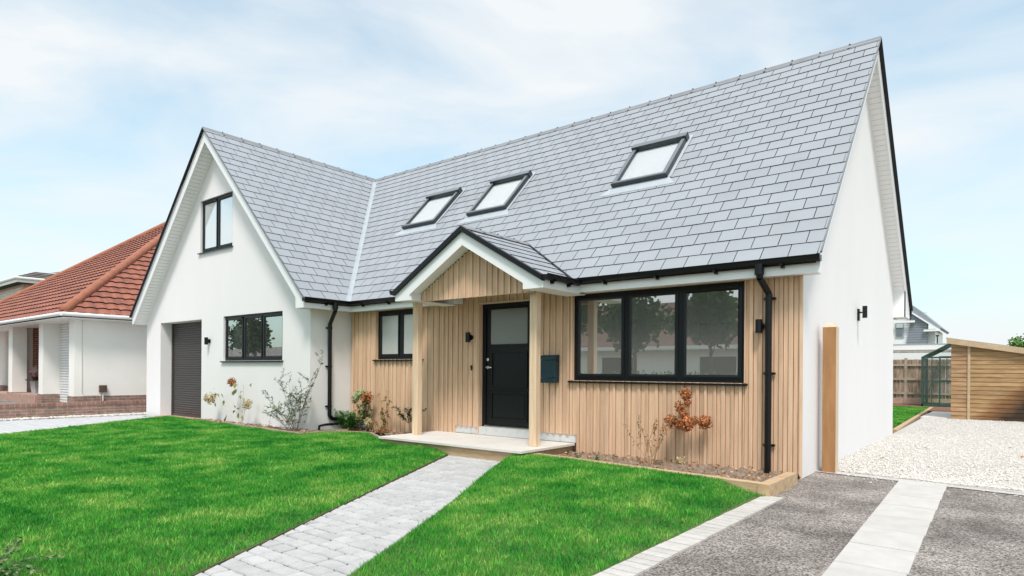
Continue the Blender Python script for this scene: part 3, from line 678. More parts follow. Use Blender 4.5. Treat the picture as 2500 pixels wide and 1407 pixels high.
# ---- windows
def window(r, y, n, glass, depth=.07, fr=.05, sash=.055, widths=None, vents=(), sill=.05, blind=None, parent=house, sillmat=None):
    a, b, c, d = r; mb = MB()
    mb.box(a, a + fr, y, y + depth, c, d); mb.box(b - fr, b, y, y + depth, c, d); mb.box(a + fr, b - fr, y, y + depth, c, c + fr); mb.box(a + fr, b - fr, y, y + depth, d - fr, d)
    xs = [a + fr + (b - a - 2 * fr) * i / n for i in range(n + 1)]; mu = .07
    for x in xs[1:-1]: mb.box(x - mu / 2, x + mu / 2, y, y + depth, c + fr, d - fr)
    win = mb.build('window', m_anth, parent)
    for i in range(n):
        x0 = xs[i] + (mu / 2 if i else 0) - .008; x1 = xs[i + 1] - (mu / 2 if i < n - 1 else 0) + .008; z0, z1 = c + fr - .008, d - fr + .008
        mb = MB(); yy = y - .014; g = .012
        outer = [(x0, z0), (x1, z0), (x1, z1), (x0, z1)]; mid = [(x0 + sash * .55, z0 + sash * .55), (x1 - sash * .55, z0 + sash * .55), (x1 - sash * .55, z1 - sash * .55), (x0 + sash * .55, z1 - sash * .55)]
        inn = [(x0 + sash, z0 + sash), (x1 - sash, z0 + sash), (x1 - sash, z1 - sash), (x0 + sash, z1 - sash)]
        for k in range(4):
            l = (k + 1) % 4
            mb.face([(outer[k][0], y + .02, outer[k][1]), (outer[l][0], y + .02, outer[l][1]), (outer[l][0], yy + .003, outer[l][1]), (outer[k][0], yy + .003, outer[k][1])])
            mb.face([(outer[k][0], yy + .003, outer[k][1]), (outer[l][0], yy + .003, outer[l][1]), (mid[l][0], yy, mid[l][1]), (mid[k][0], yy, mid[k][1])])
            mb.face([(mid[k][0], yy, mid[k][1]), (mid[l][0], yy, mid[l][1]), (inn[l][0], yy + .02, inn[l][1]), (inn[k][0], yy + .02, inn[k][1])])
            mb.face([(inn[k][0], yy + .02, inn[k][1]), (inn[l][0], yy + .02, inn[l][1]), (inn[l][0], yy + .05, inn[l][1]), (inn[k][0], yy + .05, inn[k][1])])
        sa = mb.build('sash', m_anth, win)
        mb = MB(); mb.face([(inn[0][0] - .004, yy + .026, inn[0][1] - .004), (inn[1][0] + .004, yy + .026, inn[1][1] - .004), (inn[2][0] + .004, yy + .026, inn[2][1] + .004), (inn[3][0] - .004, yy + .026, inn[3][1] + .004)])
        mb.build('pane', glass, win)
        if i in vents:
            mb = MB(); w_ = (x1 - x0) * .62; mb.box(x1 - .03 - w_, x1 - .03, yy - .022, yy + .01, z1 - .03, z1 - .002); mb.build('trickle_vent', m_anth, win)
        if blind:
            mb = MB(); mb.face([(inn[0][0] - .02, y + .12, c + (d - c) * blind), (inn[1][0] + .02, y + .12, c + (d - c) * blind), (inn[2][0] + .02, y + .12, d), (inn[3][0] - .02, y + .12, d)]); mb.build('blind', m_blind, win)
    if sill:
        mb = MB(); mb.prism([(y + .03, c + .002), (y - sill - .01, c - .008), (y - sill - .02, c - .014), (y - sill - .02, c - .034), (y - sill - .008, c - .034), (y - sill - .004, c - .022), (y + .03, c - .016)], 'x', a - .055, b + .045)
        mb.build('sill', sillmat or m_anth, win)
    return win
window(bay, YF + .045, 3, m_glass, fr=.055, sash=.058, vents=(2,), sill=.085)
window(kit, YF + .05, 2, m_frost_pale, fr=.055, sash=.058, sill=.085)
window(w1, WY + .05, 3, m_glass_low, vents=(0, 2), sill=.08)
mb = MB(); mb.face([(-14.22, WY + .2, 1.5), (-13.47, WY + .2, 1.5), (-13.47, WY + .2, 2.22), (-14.22, WY + .2, 2.22)]); mb.build('curtain', m_curtain, house)
window(u1, WY + .05, 2, m_glass_up, vents=(0, 1), sill=.08)

# ---- front door
a, b, c, d = dor; y = YF + .075
mb = MB(); mb.box(a + .085, b - .075, y + .02, y + .07, .36, d - .07)
def panel(x0, x1, z0, z1, dep=.012):
    mb.box(x0, x1, y + .006, y + .02, z0, z0 + .03); mb.box(x0, x1, y + .006, y + .02, z1 - .03, z1); mb.box(x0, x0 + .03, y + .006, y + .02, z0 + .03, z1 - .03); mb.box(x1 - .03, x1, y + .006, y + .02, z0 + .03, z1 - .03)
panel(a + .19, b - .17, 1.00, 1.62); panel(a + .19, b - .17, .44, .93); mb.bevbox(a + .24, b - .22, y + .008, y + .02, .49, .88, .006)
mb.box(a + .15, b - .13, y + .002, y + .02, .95, .975)
door = mb.build('front_door', m_anth, house)
mb = MB()
mb.box(a, a + .08, y, y + .1, .325, d); mb.box(b - .07, b, y, y + .1, .325, d); mb.box(a + .08, b - .07, y, y + .1, d - .065, d); mb.build('door_frame', m_anth, door)
mb = MB(); gx0, gx1, gz0, gz1 = a + .18, b - .165, 1.735, 2.325
for (x0, x1, z0, z1) in ((gx0 - .035, gx1 + .035, gz0 - .035, gz0), (gx0 - .035, gx1 + .035, gz1, gz1 + .02), (gx0 - .035, gx0, gz0, gz1), (gx1, gx1 + .035, gz0, gz1)): mb.box(x0, x1, y + .003, y + .02, z0, z1)
mb.build('glazing_bead', m_anth, door)
mb = MB(); mb.face([(gx0, y + .012, gz0), (gx1, y + .012, gz0), (gx1, y + .012, gz1), (gx0, y + .012, gz1)]); mb.build('door_glass', m_frost, door)
mb = MB(); mb.cyl((a + .13, y + .02, 1.34), (a + .13, y - .005, 1.34), .026, 16); mb.cyl((a + .13, y - .005, 1.34), (a + .13, y - .045, 1.34), .011, 10); mb.tube([(a + .125, y - .045, 1.34), (a + .2, y - .047, 1.34), (a + .25, y - .043, 1.337)], .0105, 8); mb.build('door_handle', m_chrome, door)
mb = MB(); mb.cyl((a + .13, y + .02, 1.475), (a + .13, y - .008, 1.475), .027, 16); mb.cyl((a + .13, y - .008, 1.475), (a + .13, y - .013, 1.475), .014, 10); mb.build('door_lock', m_chrome, door)
mb = MB(); mb.prism([(y + .08, .36), (y - .02, .352), (y - .045, .335), (y - .045, .322), (y + .08, .322)], 'x', a + .08, b - .07); mb.build('threshold', m_chrome, door)
mb = MB(); mb.bevbox(-7.445, -7.415, YF - .045, YF - .018, 1.29, 1.375, .004); mb.cyl((-7.43, YF - .045, 1.315), (-7.43, YF - .049, 1.315), .009, 12, 1); mb.build('doorbell', [m_black, m_chrome], house)

# ---- garage roller door
mb = MB(); x0, x1 = gar[0] - .0, gar[1] + .0; yd = WY + .31; z = .06; pitch = .058
prof = []
while z < 2.47:
    for k in range(6): prof.append((yd - .014 * math.sin(math.pi * (k / 5)) ** .6, z + pitch * .94 * k / 5))
    prof.append((yd + .004, z + pitch * .97)); z += pitch
for i in range(len(prof) - 1): mb.face([(x0 + .05, prof[i][0], prof[i][1]), (x1 - .05, prof[i][0], prof[i][1]), (x1 - .05, prof[i + 1][0], prof[i + 1][1]), (x0 + .05, prof[i + 1][0], prof[i + 1][1])])
gd = mb.build('garage_door', m_roller, house)
mb = MB(); mb.box(x0 + .001, x0 + .06, yd - .035, yd + .03, .05, 2.474); mb.box(x1 - .06, x1 - .001, yd - .035, yd + .03, .05, 2.474); mb.box(x0 + .06, x1 - .06, yd - .022, yd + .02, .05, .12); mb.build('door_rail', m_roller, gd)
mb = MB(); mb.box(gar[0] + .002, gar[1] + .30, WY - .12, WY + .36, -.05, .05); mb.build('garage_threshold', m_brickslip, house)

# ---- roof windows
def roof_window(x0, x1, s0=2.46, s1=3.66):
    n = Vector((0, -MM, 1)).normalized(); sv = Vector((0, 1, MM)).normalized(); ux = Vector((1, 0, 0))
    P = lambda x, s, h: on_main(x, s, h); h = .085
    mb = MB(); fw_ = .085
    for (a, b, c, d, hh) in ((x0, x0 + fw_, s0, s1, h), (x1 - fw_, x1, s0, s1, h), (x0 + fw_, x1 - fw_, s0, s0 + .075, h)):
        mb.obox(P(a, c, -.01), ux * (b - a), sv * (d - c), n * (hh + .01), 0)
    mb.obox(P(x0 - .012, s1 - .11, -.01), ux * (x1 - x0 + .024), sv * .13, n * (h + .05), 0)
    mb.obox(P(x0 - .008, s0 - .012, .03), ux * (x1 - x0 + .016), sv * .03, n * (h - .022), 0)
    o = mb.build('roof_window', m_alu, house)
    mb = MB()
    for (a, b, c, d) in ((x0 + .012, x0 + fw_ - .012, s0 + .03, s1 - .115), (x1 - fw_ + .012, x1 - .012, s0 + .03, s1 - .115), (x0 + .012, x1 - .012, s0 + .014, s0 + .062)): mb.obox(P(a, c, h), ux * (b - a), sv * (d - c), n * .006, 0)
    mb.obox(P(x0 - .008, s1 - .10, h + .04), ux * (x1 - x0 + .016), sv * .112, n * .006, 0)
    mb.build('glazing_bead', m_alutop, o)  # strips on the frame that carry its painted sky sheen
    mb = MB(); mb.face([P(x0 + fw_ - .01, s0 + .06, h - .02), P(x1 - fw_ + .01, s0 + .06, h - .02), P(x1 - fw_ + .01, s1 - .1, h - .02), P(x0 + fw_ - .01, s1 - .1, h - .02)]); mb.build('pane', m_glass_roof, o)
    mb = MB(); mb.face([P(x0 + .02, s0 + .02, .03), P(x1 - .02, s0 + .02, .03), P(x1 - .02, s1 - .02, .03), P(x0 + .02, s1 - .02, .03)]); mb.build('blind', m_blind, o)
    mb = MB(); mb.face([P(x0 - .17, s0 - .20, .016), P(x1 + .17, s0 - .20, .016), P(x1 + .03, s0 + .0, .016), P(x0 - .03, s0 + .0, .016)])
    mb.face([P(x0 - .17, s0 - .20, .016), P(x0 - .17, s0 - .215, .008), P(x1 + .17, s0 - .215, .008), P(x1 + .17, s0 - .20, .016)])
    for s, xx in ((-1, x0), (1, x1)): mb.face([P(xx, s0, .015), P(xx + s * .06, s0, .015), P(xx + s * .06, s1, .015), P(xx, s1, .015)])
    mb.face([P(x0 - .06, s1, .015), P(x1 + .06, s1, .015), P(x1 + .06, s1 + .1, .018), P(x0 - .06, s1 + .1, .018)])
    mb.build('flashing', m_flash, o)
for x in (-10.80, -8.84, -5.47): roof_window(x, x + 1.01)

# ------------------------------------------------------------------ wall lamps, letterbox, post
def lamp(label, loc, first=None):
    if first is None:
        t = thing('wall_lamp', label, 'wall lamp', loc, 'black cylinder wall lamps'); x, y, z = loc
        mb = MB(); mb.cyl((x, y - .085, z - .085), (x, y - .085, z + .085), .042, 20); mb.build('lamp_shade', m_black, t)
        mb = MB(); mb.cyl((x, y + .02, z - .0), (x, y - .03, z - .0), .05, 20); mb.cyl((x, y - .03, z), (x, y - .06, z), .02, 10); mb.build('lamp_mount', m_black, t)
        return t
    t = first.copy(); C.objects.link(t); t.location = loc; t['label'] = label
    for ch in list(first.children): k = ch.copy(); C.objects.link(k); k.parent = t
    return t
l0 = lamp('black cylinder wall lamp on white render between garage door and window', (-14.93, WY, 1.94))
lamp('black cylinder wall lamp on timber cladding just left of the front door', (-7.46, YF - .01, 1.86), l0)
lamp('black cylinder wall lamp on timber cladding between big window and downpipe', (-2.535, YF - .01, 1.86), l0)
t = thing('wall_spotlight', 'black spotlight on a short arm on the white gable wall', 'spotlight', (XR, 11.5, 2.2))
mb = MB(); mb.box(XR, XR + .03, 11.55, 11.64, 2.14, 2.33); mb.build('mounting_plate', m_black, t)
mb = MB(); mb.tube([(XR + .02, 11.58, 2.27), (XR + .09, 11.54, 2.27), (XR + .14, 11.46, 2.27)], .012, 8); mb.build('arm', m_black, t)
mb = MB(); mb.cyl((XR + .13, 11.44, 2.17), (XR + .13, 11.44, 2.36), .036, 16); mb.build('lamp_head', m_black, t)

t = thing('letterbox', 'dark teal metal letterbox on the cladding right of the front door', 'letterbox', (-5.74, YF, 1.1))
mb = MB(); mb.bevbox(-5.875, -5.60, YF - .13, YF - .018, 1.10, 1.175, .005); mb.bevbox(-5.875, -5.60, YF - .13, YF - .018, 1.18, 1.455, .005); mb.build('letterbox_body', m_teal, t)
mb = MB(); mb.prism([(YF - .018, 1.46), (YF - .142, 1.46), (YF - .142, 1.50), (YF - .125, 1.525), (YF - .018, 1.54)], 'x', -5.88, -5.595); mb.build('lid', m_teal, t)

def chamfer_post(x0, x1, y0, y1, z0, z1):
    mb = MB(); zc = z1 - .055; i = .045
    lo = [(x0, y0), (x1, y0), (x1, y1), (x0, y1)]; hi = [(x0 + i, y0 + i), (x1 - i, y0 + i), (x1 - i, y1 - i), (x0 + i, y1 - i)]
    for k in range(4):
        l = (k + 1) % 4; mb.face([lo[k] + (z0,), lo[l] + (z0,), lo[l] + (zc,), lo[k] + (zc,)], 1 if k == 1 else 0); mb.face([lo[k] + (zc,), lo[l] + (zc,), hi[l] + (z1,), hi[k] + (z1,)], 1)
    mb.face([h + (z1,) for h in hi], 1)
    return mb
gp = chamfer_post(-1.985, -1.825, 8.93, 9.09, -.1, 1.93).build('gate_post', [m_gate, m_gate_side]); tag(gp, 'tall orange-brown timber gate post with chamfered top beside the white gable wall', 'post')

# ------------------------------------------------------------------ ground
def sheet(name, pts, z, m, kind='structure'):
    mb = MB(); mb.face([(p[0], p[1], z if len(p) < 3 else p[2]) for p in pts]); return struct(mb.build(name, m), kind)
sheet('ground', [(-400, -400), (400, -400), (400, 400), (-400, 400)], -.14, m_earth)
sheet('road', [(-90, -12.5), (60, -12.5), (60, -5.5), (-90, -5.5)], -.10, m_tarmac)
sheet('pavement', [(-90, -5.5), (60, -5.5), (60, -3.4), (-90, -3.4)], -.06, m_paver)
# driveway (tarmac) with kerb
def drape(name, x0, x1, y0, y1, m, z=0.0): return sheet(name, [(x0, y0), (x1, y0), (x1, y1), (x0, y1)], z, m)
drape('driveway', -2.6, 6.0, -3.4, 8.98, m_tarmac, -.004)
mb = MB(); mb.obox((-1.83, 9.09, -.1), (7.6, -1.42, 0), (.012, .062, 0), (0, 0, .108)); struct(mb.build('kerb', m_kerb))
mb = MB(); mb.face([(-2.06, 8.9, .004), (6, 7.75, .004), (8, 26, .03), (-2.2, 26, .03), (-2.06, 15.4, .02)]); struct(mb.build('gravel', m_gravel))
# paving strip
mb = MB(); n = 0; yy = 8.93
while yy > -3:
    l = .60; x0 = -1.10 + .0333 * (8.93 - yy); w_ = .475 - .012 * (8.93 - yy)
    mb.obox((x0 + .033 * l * .5, yy - l + .004, -.06), (w_ if w_ > .4 else .4, -.01, 0), (-.02, l - .008, 0), (0, 0, .068 + rnd.uniform(-.001, .001))); yy -= l
struct(mb.build('paving_strip', m_paver))
# brick edging
mb = MB(); yy = 6.75
while yy > -3:
    mb.obox((-2.055 + rnd.uniform(-.003, .003), yy - .102, -.06), (.195, 0, 0), (0, .097, 0), (0, 0, .072 + rnd.uniform(-.002, .002))); yy -= .105
struct(mb.build('brick_edging', m_bedge))

# path of tumbled setts
PL = lambda y: -6.70 + (6.87 - y) * (2.75 / 5.03)
PRt = lambda y: -5.50 + (6.80 - y) * (2.28 / 4.36)
sheet('path', [(PL(6.9) - .03, 6.9), (PL(.3) - .03, .3), (PRt(.3) + .03, .3), (PRt(6.9) + .03, 6.9)][::1], -.006, m_joint)
mb = MB(); yy = 6.86; row = 0
def sett(poly, z):
    n = len(poly); cx = sum(p[0] for p in poly) / n; cy = sum(p[1] for p in poly) / n; b = len(mb.v)
    for (k, zz) in ((1.0, -.03), (1.0, z - .010), (.90, z)):
        for p in poly: mb.v.append((cx + (p[0] - cx) * k, cy + (p[1] - cy) * k, zz))
    for lv in (0, 1):
        for i in range(n):
            j = (i + 1) % n; mb.f.append((b + lv * n + i, b + lv * n + j, b + (lv + 1) * n + j, b + (lv + 1) * n + i)); mb.m.append(0)
    mb.f.append(tuple(b + 2 * n + i for i in range(n))); mb.m.append(0)
while yy > .35:
    dep = .138; y0, y1 = yy - dep, yy; xl, xr = PL(yy - dep / 2), PRt(yy - dep / 2); x = xl - (.09 if row % 2 else 0)
    while True:
        l = rnd.uniform(.15, .235); a, b = max(x, xl), min(x + l, xr)
        if xr - b < .07: b = xr
        g = .009; j = lambda: rnd.uniform(-.005, .005)
        if b - a > .04:
            sa, sb = (PL(y0) - xl if a == xl else j()), (PRt(y0) - xr if b == xr else j()); ta, tb = (PL(y1) - xl if a == xl else j()), (PRt(y1) - xr if b == xr else j())
            sett([(a + sa + g, y0 + g + j()), ((a + b) / 2 + sa, y0 + g + j()), (b + sb - g, y0 + g + j()), (b + tb - g, y1 - g + j()), ((a + b) / 2 + ta, y1 - g + j()), (a + ta + g, y1 - g + j())], .010 + rnd.uniform(-.002, .002))
        if b >= xr: break
        x = x + l
    yy -= dep; row += 1
struct(mb.build('path_setts', m_sett))

# front lawns (soil sheets) and beds
lawnA = [(-15.35, 7.05), (-10.42, 6.72), (-10.45, 7.5), (-9.7, 7.72), (-8.32, 7.0), (-8.2, 6.92), (PL(6.9) - .02, 6.9), (PL(.3) - .02, .3), (PL(.3) - .02, -3.3), (-11.6, -3.3), (-13.3, .4), (-14.76, 3.27), (-16.85, 7.15)]
lawnB = [(PRt(6.85) + .02, 6.88), (-5.33, 7.05), (-4.95, 7.05), (-2.0, 6.70), (-2.06, 6.6), (-2.06, .45), (PRt(.45) + .02, .45)]
def lz(x, y):
    sm = np.clip((y - 3.6) / 3.0, 0, 1); sm = sm * sm * (3 - 2 * sm); ed = np.clip((-2.12 - x) / .38, 0, 1)
    pe = np.clip((PL(y) - .03 - x) / .35, 0, 1) * (x < PL(y) + .3) + (x > PL(y) + .3)
    return .006 + .022 * np.clip((-2.1 - x) / .5, 0, 1) * pe + (.040 + .048 * np.clip(x + 6.2, 0, 1)) * sm * ed * (.25 + .75 * pe)
def lawn(poly, seed):
    mb = MB(); st_ = .25; xs = [p[0] for p in poly]; ys = [p[1] for p in poly]
    n = len(poly); cells = {}
    X = np.arange(min(xs) - st_, max(xs) + st_, st_); Y = np.arange(min(ys) - st_, max(ys) + st_, st_)
    for x in X:
        for y in Y:
            cell = [(x, y), (x + st_, y), (x + st_, y + st_), (x, y + st_)]
            # clip the (possibly concave) lawn outline to the cell
            q = list(poly)
            for (nx, ny, c) in ((1, 0, x + st_), (-1, 0, -x), (0, 1, y + st_), (0, -1, -y)):
                q = clip(q, nx, ny, c)
                if len(q) < 3: break
            if len(q) >= 3 and abs(area(q)) > 1e-5: mb.face([(p[0], p[1], float(lz(p[0], p[1]))) for p in q], 1)
    for i in range(n):
        p, q = poly[i], poly[(i + 1) % n]; k = max(1, int(math.hypot(q[0] - p[0], q[1] - p[1]) / .15)); pr = None
        for j in range(k + 1):
            c = (p[0] + (q[0] - p[0]) * j / k, p[1] + (q[1] - p[1]) * j / k)
            if pr: mb.face([(pr[0], pr[1], -.03), (c[0], c[1], -.03), (c[0], c[1], float(lz(*c))), (pr[0], pr[1], float(lz(*pr)))])
            pr = c
    return struct(mb.build('lawn', [m_lawnsoil, m_lawngreen]))
lawn(lawnA, 1); lawn(lawnB, 2)
def bed(pts, z0, seed, amp=.035):
    # soil surface: fan grid with small lumps
    r = np.random.default_rng(seed); xs = [p[0] for p in pts]; ys = [p[1] for p in pts]; st_ = .06
    X = np.arange(min(xs) - st_, max(xs) + st_, st_); Y = np.arange(min(ys) - st_, max(ys) + st_, st_); mb = MB()
    hgt = r.uniform(-amp, amp, (len(X), len(Y)))
    for i in range(len(X) - 1):
        for j in range(len(Y) - 1):
            q = [(X[i], Y[j]), (X[i + 1], Y[j]), (X[i + 1], Y[j + 1]), (X[i], Y[j + 1])]
            q2 = clip_to(q, pts)
            if len(q2) < 3: continue
            def hz(p): return z0 + hgt[min(len(X) - 1, int(round((p[0] - X[0]) / st_))), min(len(Y) - 1, int(round((p[1] - Y[0]) / st_)))]
            mb.face([(p[0], p[1], hz(p)) for p in q2])
    return struct(mb.build('planting_bed', m_soil))
bed([(-15.3, 7.14), (-10.5, 6.86), (-10.5, 7.3), (-15.3, 7.3)], .075, 1); bed([(-10.9, 7.24), (-10.5, 7.24), (-10.5, 8.22), (-10.9, 8.22)], .07, 2); bed([(-10.5, 7.6), (-9.6, 7.80), (-8.25, 7.12), (-8.25, 8.22), (-10.5, 8.22)], .07, 3)
bed([(-5.28, 7.12), (-2.05, 6.82), (-2.05, 8.22), (-5.28, 8.22)], .045, 4)

# timber edgings
def edging(name, pts, wd, z0, z1, m, label, cat):
    mb = MB()
    for i in range(len(pts) - 1):
        p, q = Vector(pts[i][:2]), Vector(pts[i + 1][:2]); d = (q - p).normalized(); s = Vector((-d.y, d.x)) * wd; zA = pts[i][2] if len(pts[i]) > 2 else z1; zB = pts[i + 1][2] if len(pts[i + 1]) > 2 else z1
        L = (q - p).length; n = max(1, round(L / 2.4))
        for k in range(n):
            a = p + d * (L * k / n + (0 if k == 0 else .002)); b = p + d * (L * (k + 1) / n - .002); za = zA + (zB - zA) * k / n; zb = zA + (zB - zA) * (k + 1) / n
            v = [(a.x, a.y, z0), (b.x, b.y, z0), (b.x + s.x, b.y + s.y, z0), (a.x + s.x, a.y + s.y, z0), (a.x, a.y, za), (b.x, b.y, zb), (b.x + s.x, b.y + s.y, zb), (a.x + s.x, a.y + s.y, za)]
            kk = len(mb.v); mb.v += v
            for f in ((0, 3, 2, 1), (4, 5, 6, 7), (0, 1, 5, 4), (1, 2, 6, 5), (2, 3, 7, 6), (3, 0, 4, 7)): mb.f.append(tuple(kk + x for x in f)); mb.m.append(0)
    o = mb.build(name, m); tag(o, label, cat); return o
edging('timber_edging', [(-15.3, 7.06, .12), (-10.40, 6.74, .10), (-10.42, 7.52, .10), (-9.68, 7.74, .10), (-8.32, 7.03, .10)], .05, -.05, .1, m_edge_t, 'thin weathered timber edging between left lawn and the planted beds', 'edging')
edging('sleeper_edging', [(-5.26, 7.06, .135), (-1.99, 6.72, .13)], .12, -.05, .13, m_sleeper, 'pale new sleeper along the bed below the large window', 'edging')
edging('sleeper_edging', [(-1.985, 6.72, .128), (-1.985, 7.78, .128)], .12, -.05, .13, m_sleeper, 'short pale sleeper end closing the bed at the house corner', 'edging')

# left drive: pale setts, strip of stones along the garden wall
sheet('drive', [(-16.9, 7.2), (-14.76, 3.27), (-11.6, -3.35), (-19.4, -3.35), (-19.4, 8.2), (-18.46, 8.2), (-18.46, 7.12), (-15.3, 7.12)], .0, m_drive_sett)
sheet('gravel_margin', [(-19.45, -3.35), (-19.02, -3.35), (-19.02, 9), (-19.45, 9)], .006, m_gravel)
sheet('forecourt', [(-40, -3), (-19.6, -3), (-19.6, 12), (-40, 12)], .18, m_tarmac)

# ------------------------------------------------------------------ grass
def inside(poly, x, y):
    c = np.zeros(len(x), bool); n = len(poly)
    for i in range(n):
        x1, y1 = poly[i]; x2, y2 = poly[(i + 1) % n]
        if y1 == y2: continue
        k = ((y1 > y) != (y2 > y)) & (x < (x2 - x1) * (y - y1) / (y2 - y1) + x1); c ^= k
    return c
def grass(name, polys, dens, hmin, hmax, wid, keep, zf=None, seed=3):
    r = np.random.default_rng(seed); P = []
    for poly in polys:
        xs = [p[0] for p in poly]; ys = [p[1] for p in poly]; n = int((max(xs) - min(xs)) * (max(ys) - min(ys)) * dens)
        x = r.uniform(min(xs), max(xs), n); y = r.uniform(min(ys), max(ys), n); k = inside(poly, x, y) & keep(x, y)
        P.append(np.stack([x[k], y[k]], 1))
    P = np.concatenate(P); n = len(P); z0 = zf(P[:, 0], P[:, 1]) - .004
    # clump the heights with a cheap value noise
    cl = (np.sin(P[:, 0] * 5.1 + np.sin(P[:, 1] * 3.7) * 2) + np.sin(P[:, 1] * 6.3 + np.sin(P[:, 0] * 4.1) * 2)) * .25
    h = r.uniform(hmin, hmax, n) * (1 + .45 * cl) * (1 + .5 * (r.random(n) < .05)); a = r.uniform(0, 2 * np.pi, n); ln = r.uniform(.1, .75, n) * h; la = r.uniform(0, 2 * np.pi, n)
    D = np.hypot(P[:, 0], P[:, 1]); wd = wid * r.uniform(.6, 1.3, n) * (1 + .09 * np.clip(D - 3, 0, 14))
    dx, dy = np.cos(a) * wd / 2, np.sin(a) * wd / 2; lx, ly = np.cos(la) * ln, np.sin(la) * ln
    V = np.zeros((n, 5, 3))
    V[:, 0] = np.stack([P[:, 0] - dx, P[:, 1] - dy, z0], 1); V[:, 1] = np.stack([P[:, 0] + dx, P[:, 1] + dy, z0], 1)
    V[:, 2] = np.stack([P[:, 0] + dx * .75 + lx * .35, P[:, 1] + dy * .75 + ly * .35, z0 + h * .6], 1); V[:, 3] = np.stack([P[:, 0] - dx * .75 + lx * .35, P[:, 1] - dy * .75 + ly * .35, z0 + h * .6], 1)
    V[:, 4] = np.stack([P[:, 0] + lx, P[:, 1] + ly, z0 + h], 1)
    b = np.arange(n) * 5
    me = bpy.data.meshes.new(name); me.vertices.add(n * 5); me.vertices.foreach_set('co', V.ravel())
    loops = np.stack([b, b + 1, b + 2, b + 3, b + 3, b + 2, b + 4], 1).ravel(); me.loops.add(len(loops)); me.loops.foreach_set('vertex_index', loops.astype(np.int32))
    ls = np.stack([np.arange(n) * 7, np.arange(n) * 7 + 4], 1).ravel(); me.polygons.add(2 * n); me.polygons.foreach_set('loop_start', ls.astype(np.int32))
    me.update(calc_edges=True); me.validate(); me.materials.append(m_grass)
    o = bpy.data.objects.new(name, me); C.objects.link(o); struct(o, 'stuff'); o['label'] = 'short green lawn grass with paler patches'
    return o
def keepf(x, y):        # thin out what the front garden hides behind the viewer's feet
    d = np.hypot(x, y); return (y > -2.2) & (rng.random(len(x)) < np.clip(1.35 - d * .042, .5, 1.0))
gA = [(x - .005 if abs(x - (PL(y) - .02)) < .2 and y > .2 else x, y) for x, y in lawnA]
gB = [(x + .015 if abs(x - PRt(y)) < .25 else (x - .03 if x > -2.1 and y < 6.65 else x), y) for x, y in lawnB]
g = grass('lawn_grass', [gA, gB], 7600, .020, .047, .0046, keepf, lz); g['category'] = 'grass'

# ------------------------------------------------------------------ white stones on the gravel
def stones(name, pts, smin, smax, m, seed=5):
    r = np.random.default_rng(seed); n = len(pts)
    t = (1 + 5 ** .5) / 2; ico = np.array([(-1, t, 0), (1, t, 0), (-1, -t, 0), (1, -t, 0), (0, -1, t), (0, 1, t), (0, -1, -t), (0, 1, -t), (t, 0, -1), (t, 0, 1), (-t, 0, -1), (-t, 0, 1)]) / math.hypot(1, t)
    F = np.array([(0, 11, 5), (0, 5, 1), (0, 1, 7), (0, 7, 10), (0, 10, 11), (1, 5, 9), (5, 11, 4), (11, 10, 2), (10, 7, 6), (7, 1, 8), (3, 9, 4), (3, 4, 2), (3, 2, 6), (3, 6, 8), (3, 8, 9), (4, 9, 5), (2, 4, 11), (6, 2, 10), (8, 6, 7), (9, 8, 1)])
    sc = r.uniform(smin, smax, (n, 1, 1)); an = np.stack([r.uniform(.8, 1.5, n), r.uniform(.7, 1.1, n), r.uniform(.4, .75, n)], 1)[:, None, :]
    V = ico[None] * (1 + r.uniform(-.22, .22, (n, 12, 1))) * an * sc / 2; a = r.uniform(0, 6.28, n); ca, sa = np.cos(a)[:, None], np.sin(a)[:, None]
    x, y = V[..., 0] * ca - V[..., 1] * sa, V[..., 0] * sa + V[..., 1] * ca; ti = r.uniform(-.5, .5, n)[:, None]; z = V[..., 2] + x * ti
    V = np.stack([x, y, z], -1) + pts[:, None, :]
    me = bpy.data.meshes.new(name); me.vertices.add(n * 12); me.vertices.foreach_set('co', V.ravel())
    L = (F[None] + (np.arange(n) * 12)[:, None, None]).ravel(); me.loops.add(len(L)); me.loops.foreach_set('vertex_index', L.astype(np.int32)); me.polygons.add(n * 20); me.polygons.foreach_set('loop_start', (np.arange(n * 20) * 3).astype(np.int32)); me.update(calc_edges=True)
    me.materials.append(m); o = bpy.data.objects.new(name, me); C.objects.link(o); struct(o, 'stuff'); return o
n = 58000; yy = 8.9 + 13 * rng.random(n) ** 1.7; xx = -2.05 + rng.random(n) * 3.2; kerb_y = 9.12 - (xx + 1.83) * .187
k = (yy > kerb_y - .02); pts = np.stack([xx[k], yy[k], rng.uniform(.0, .022, k.sum()) + .0017 * (yy[k] - 8.9)], 1)
k = ~((pts[:, 1] > 15.2) & (pts[:, 0] < -1.9)); pts = pts[k]
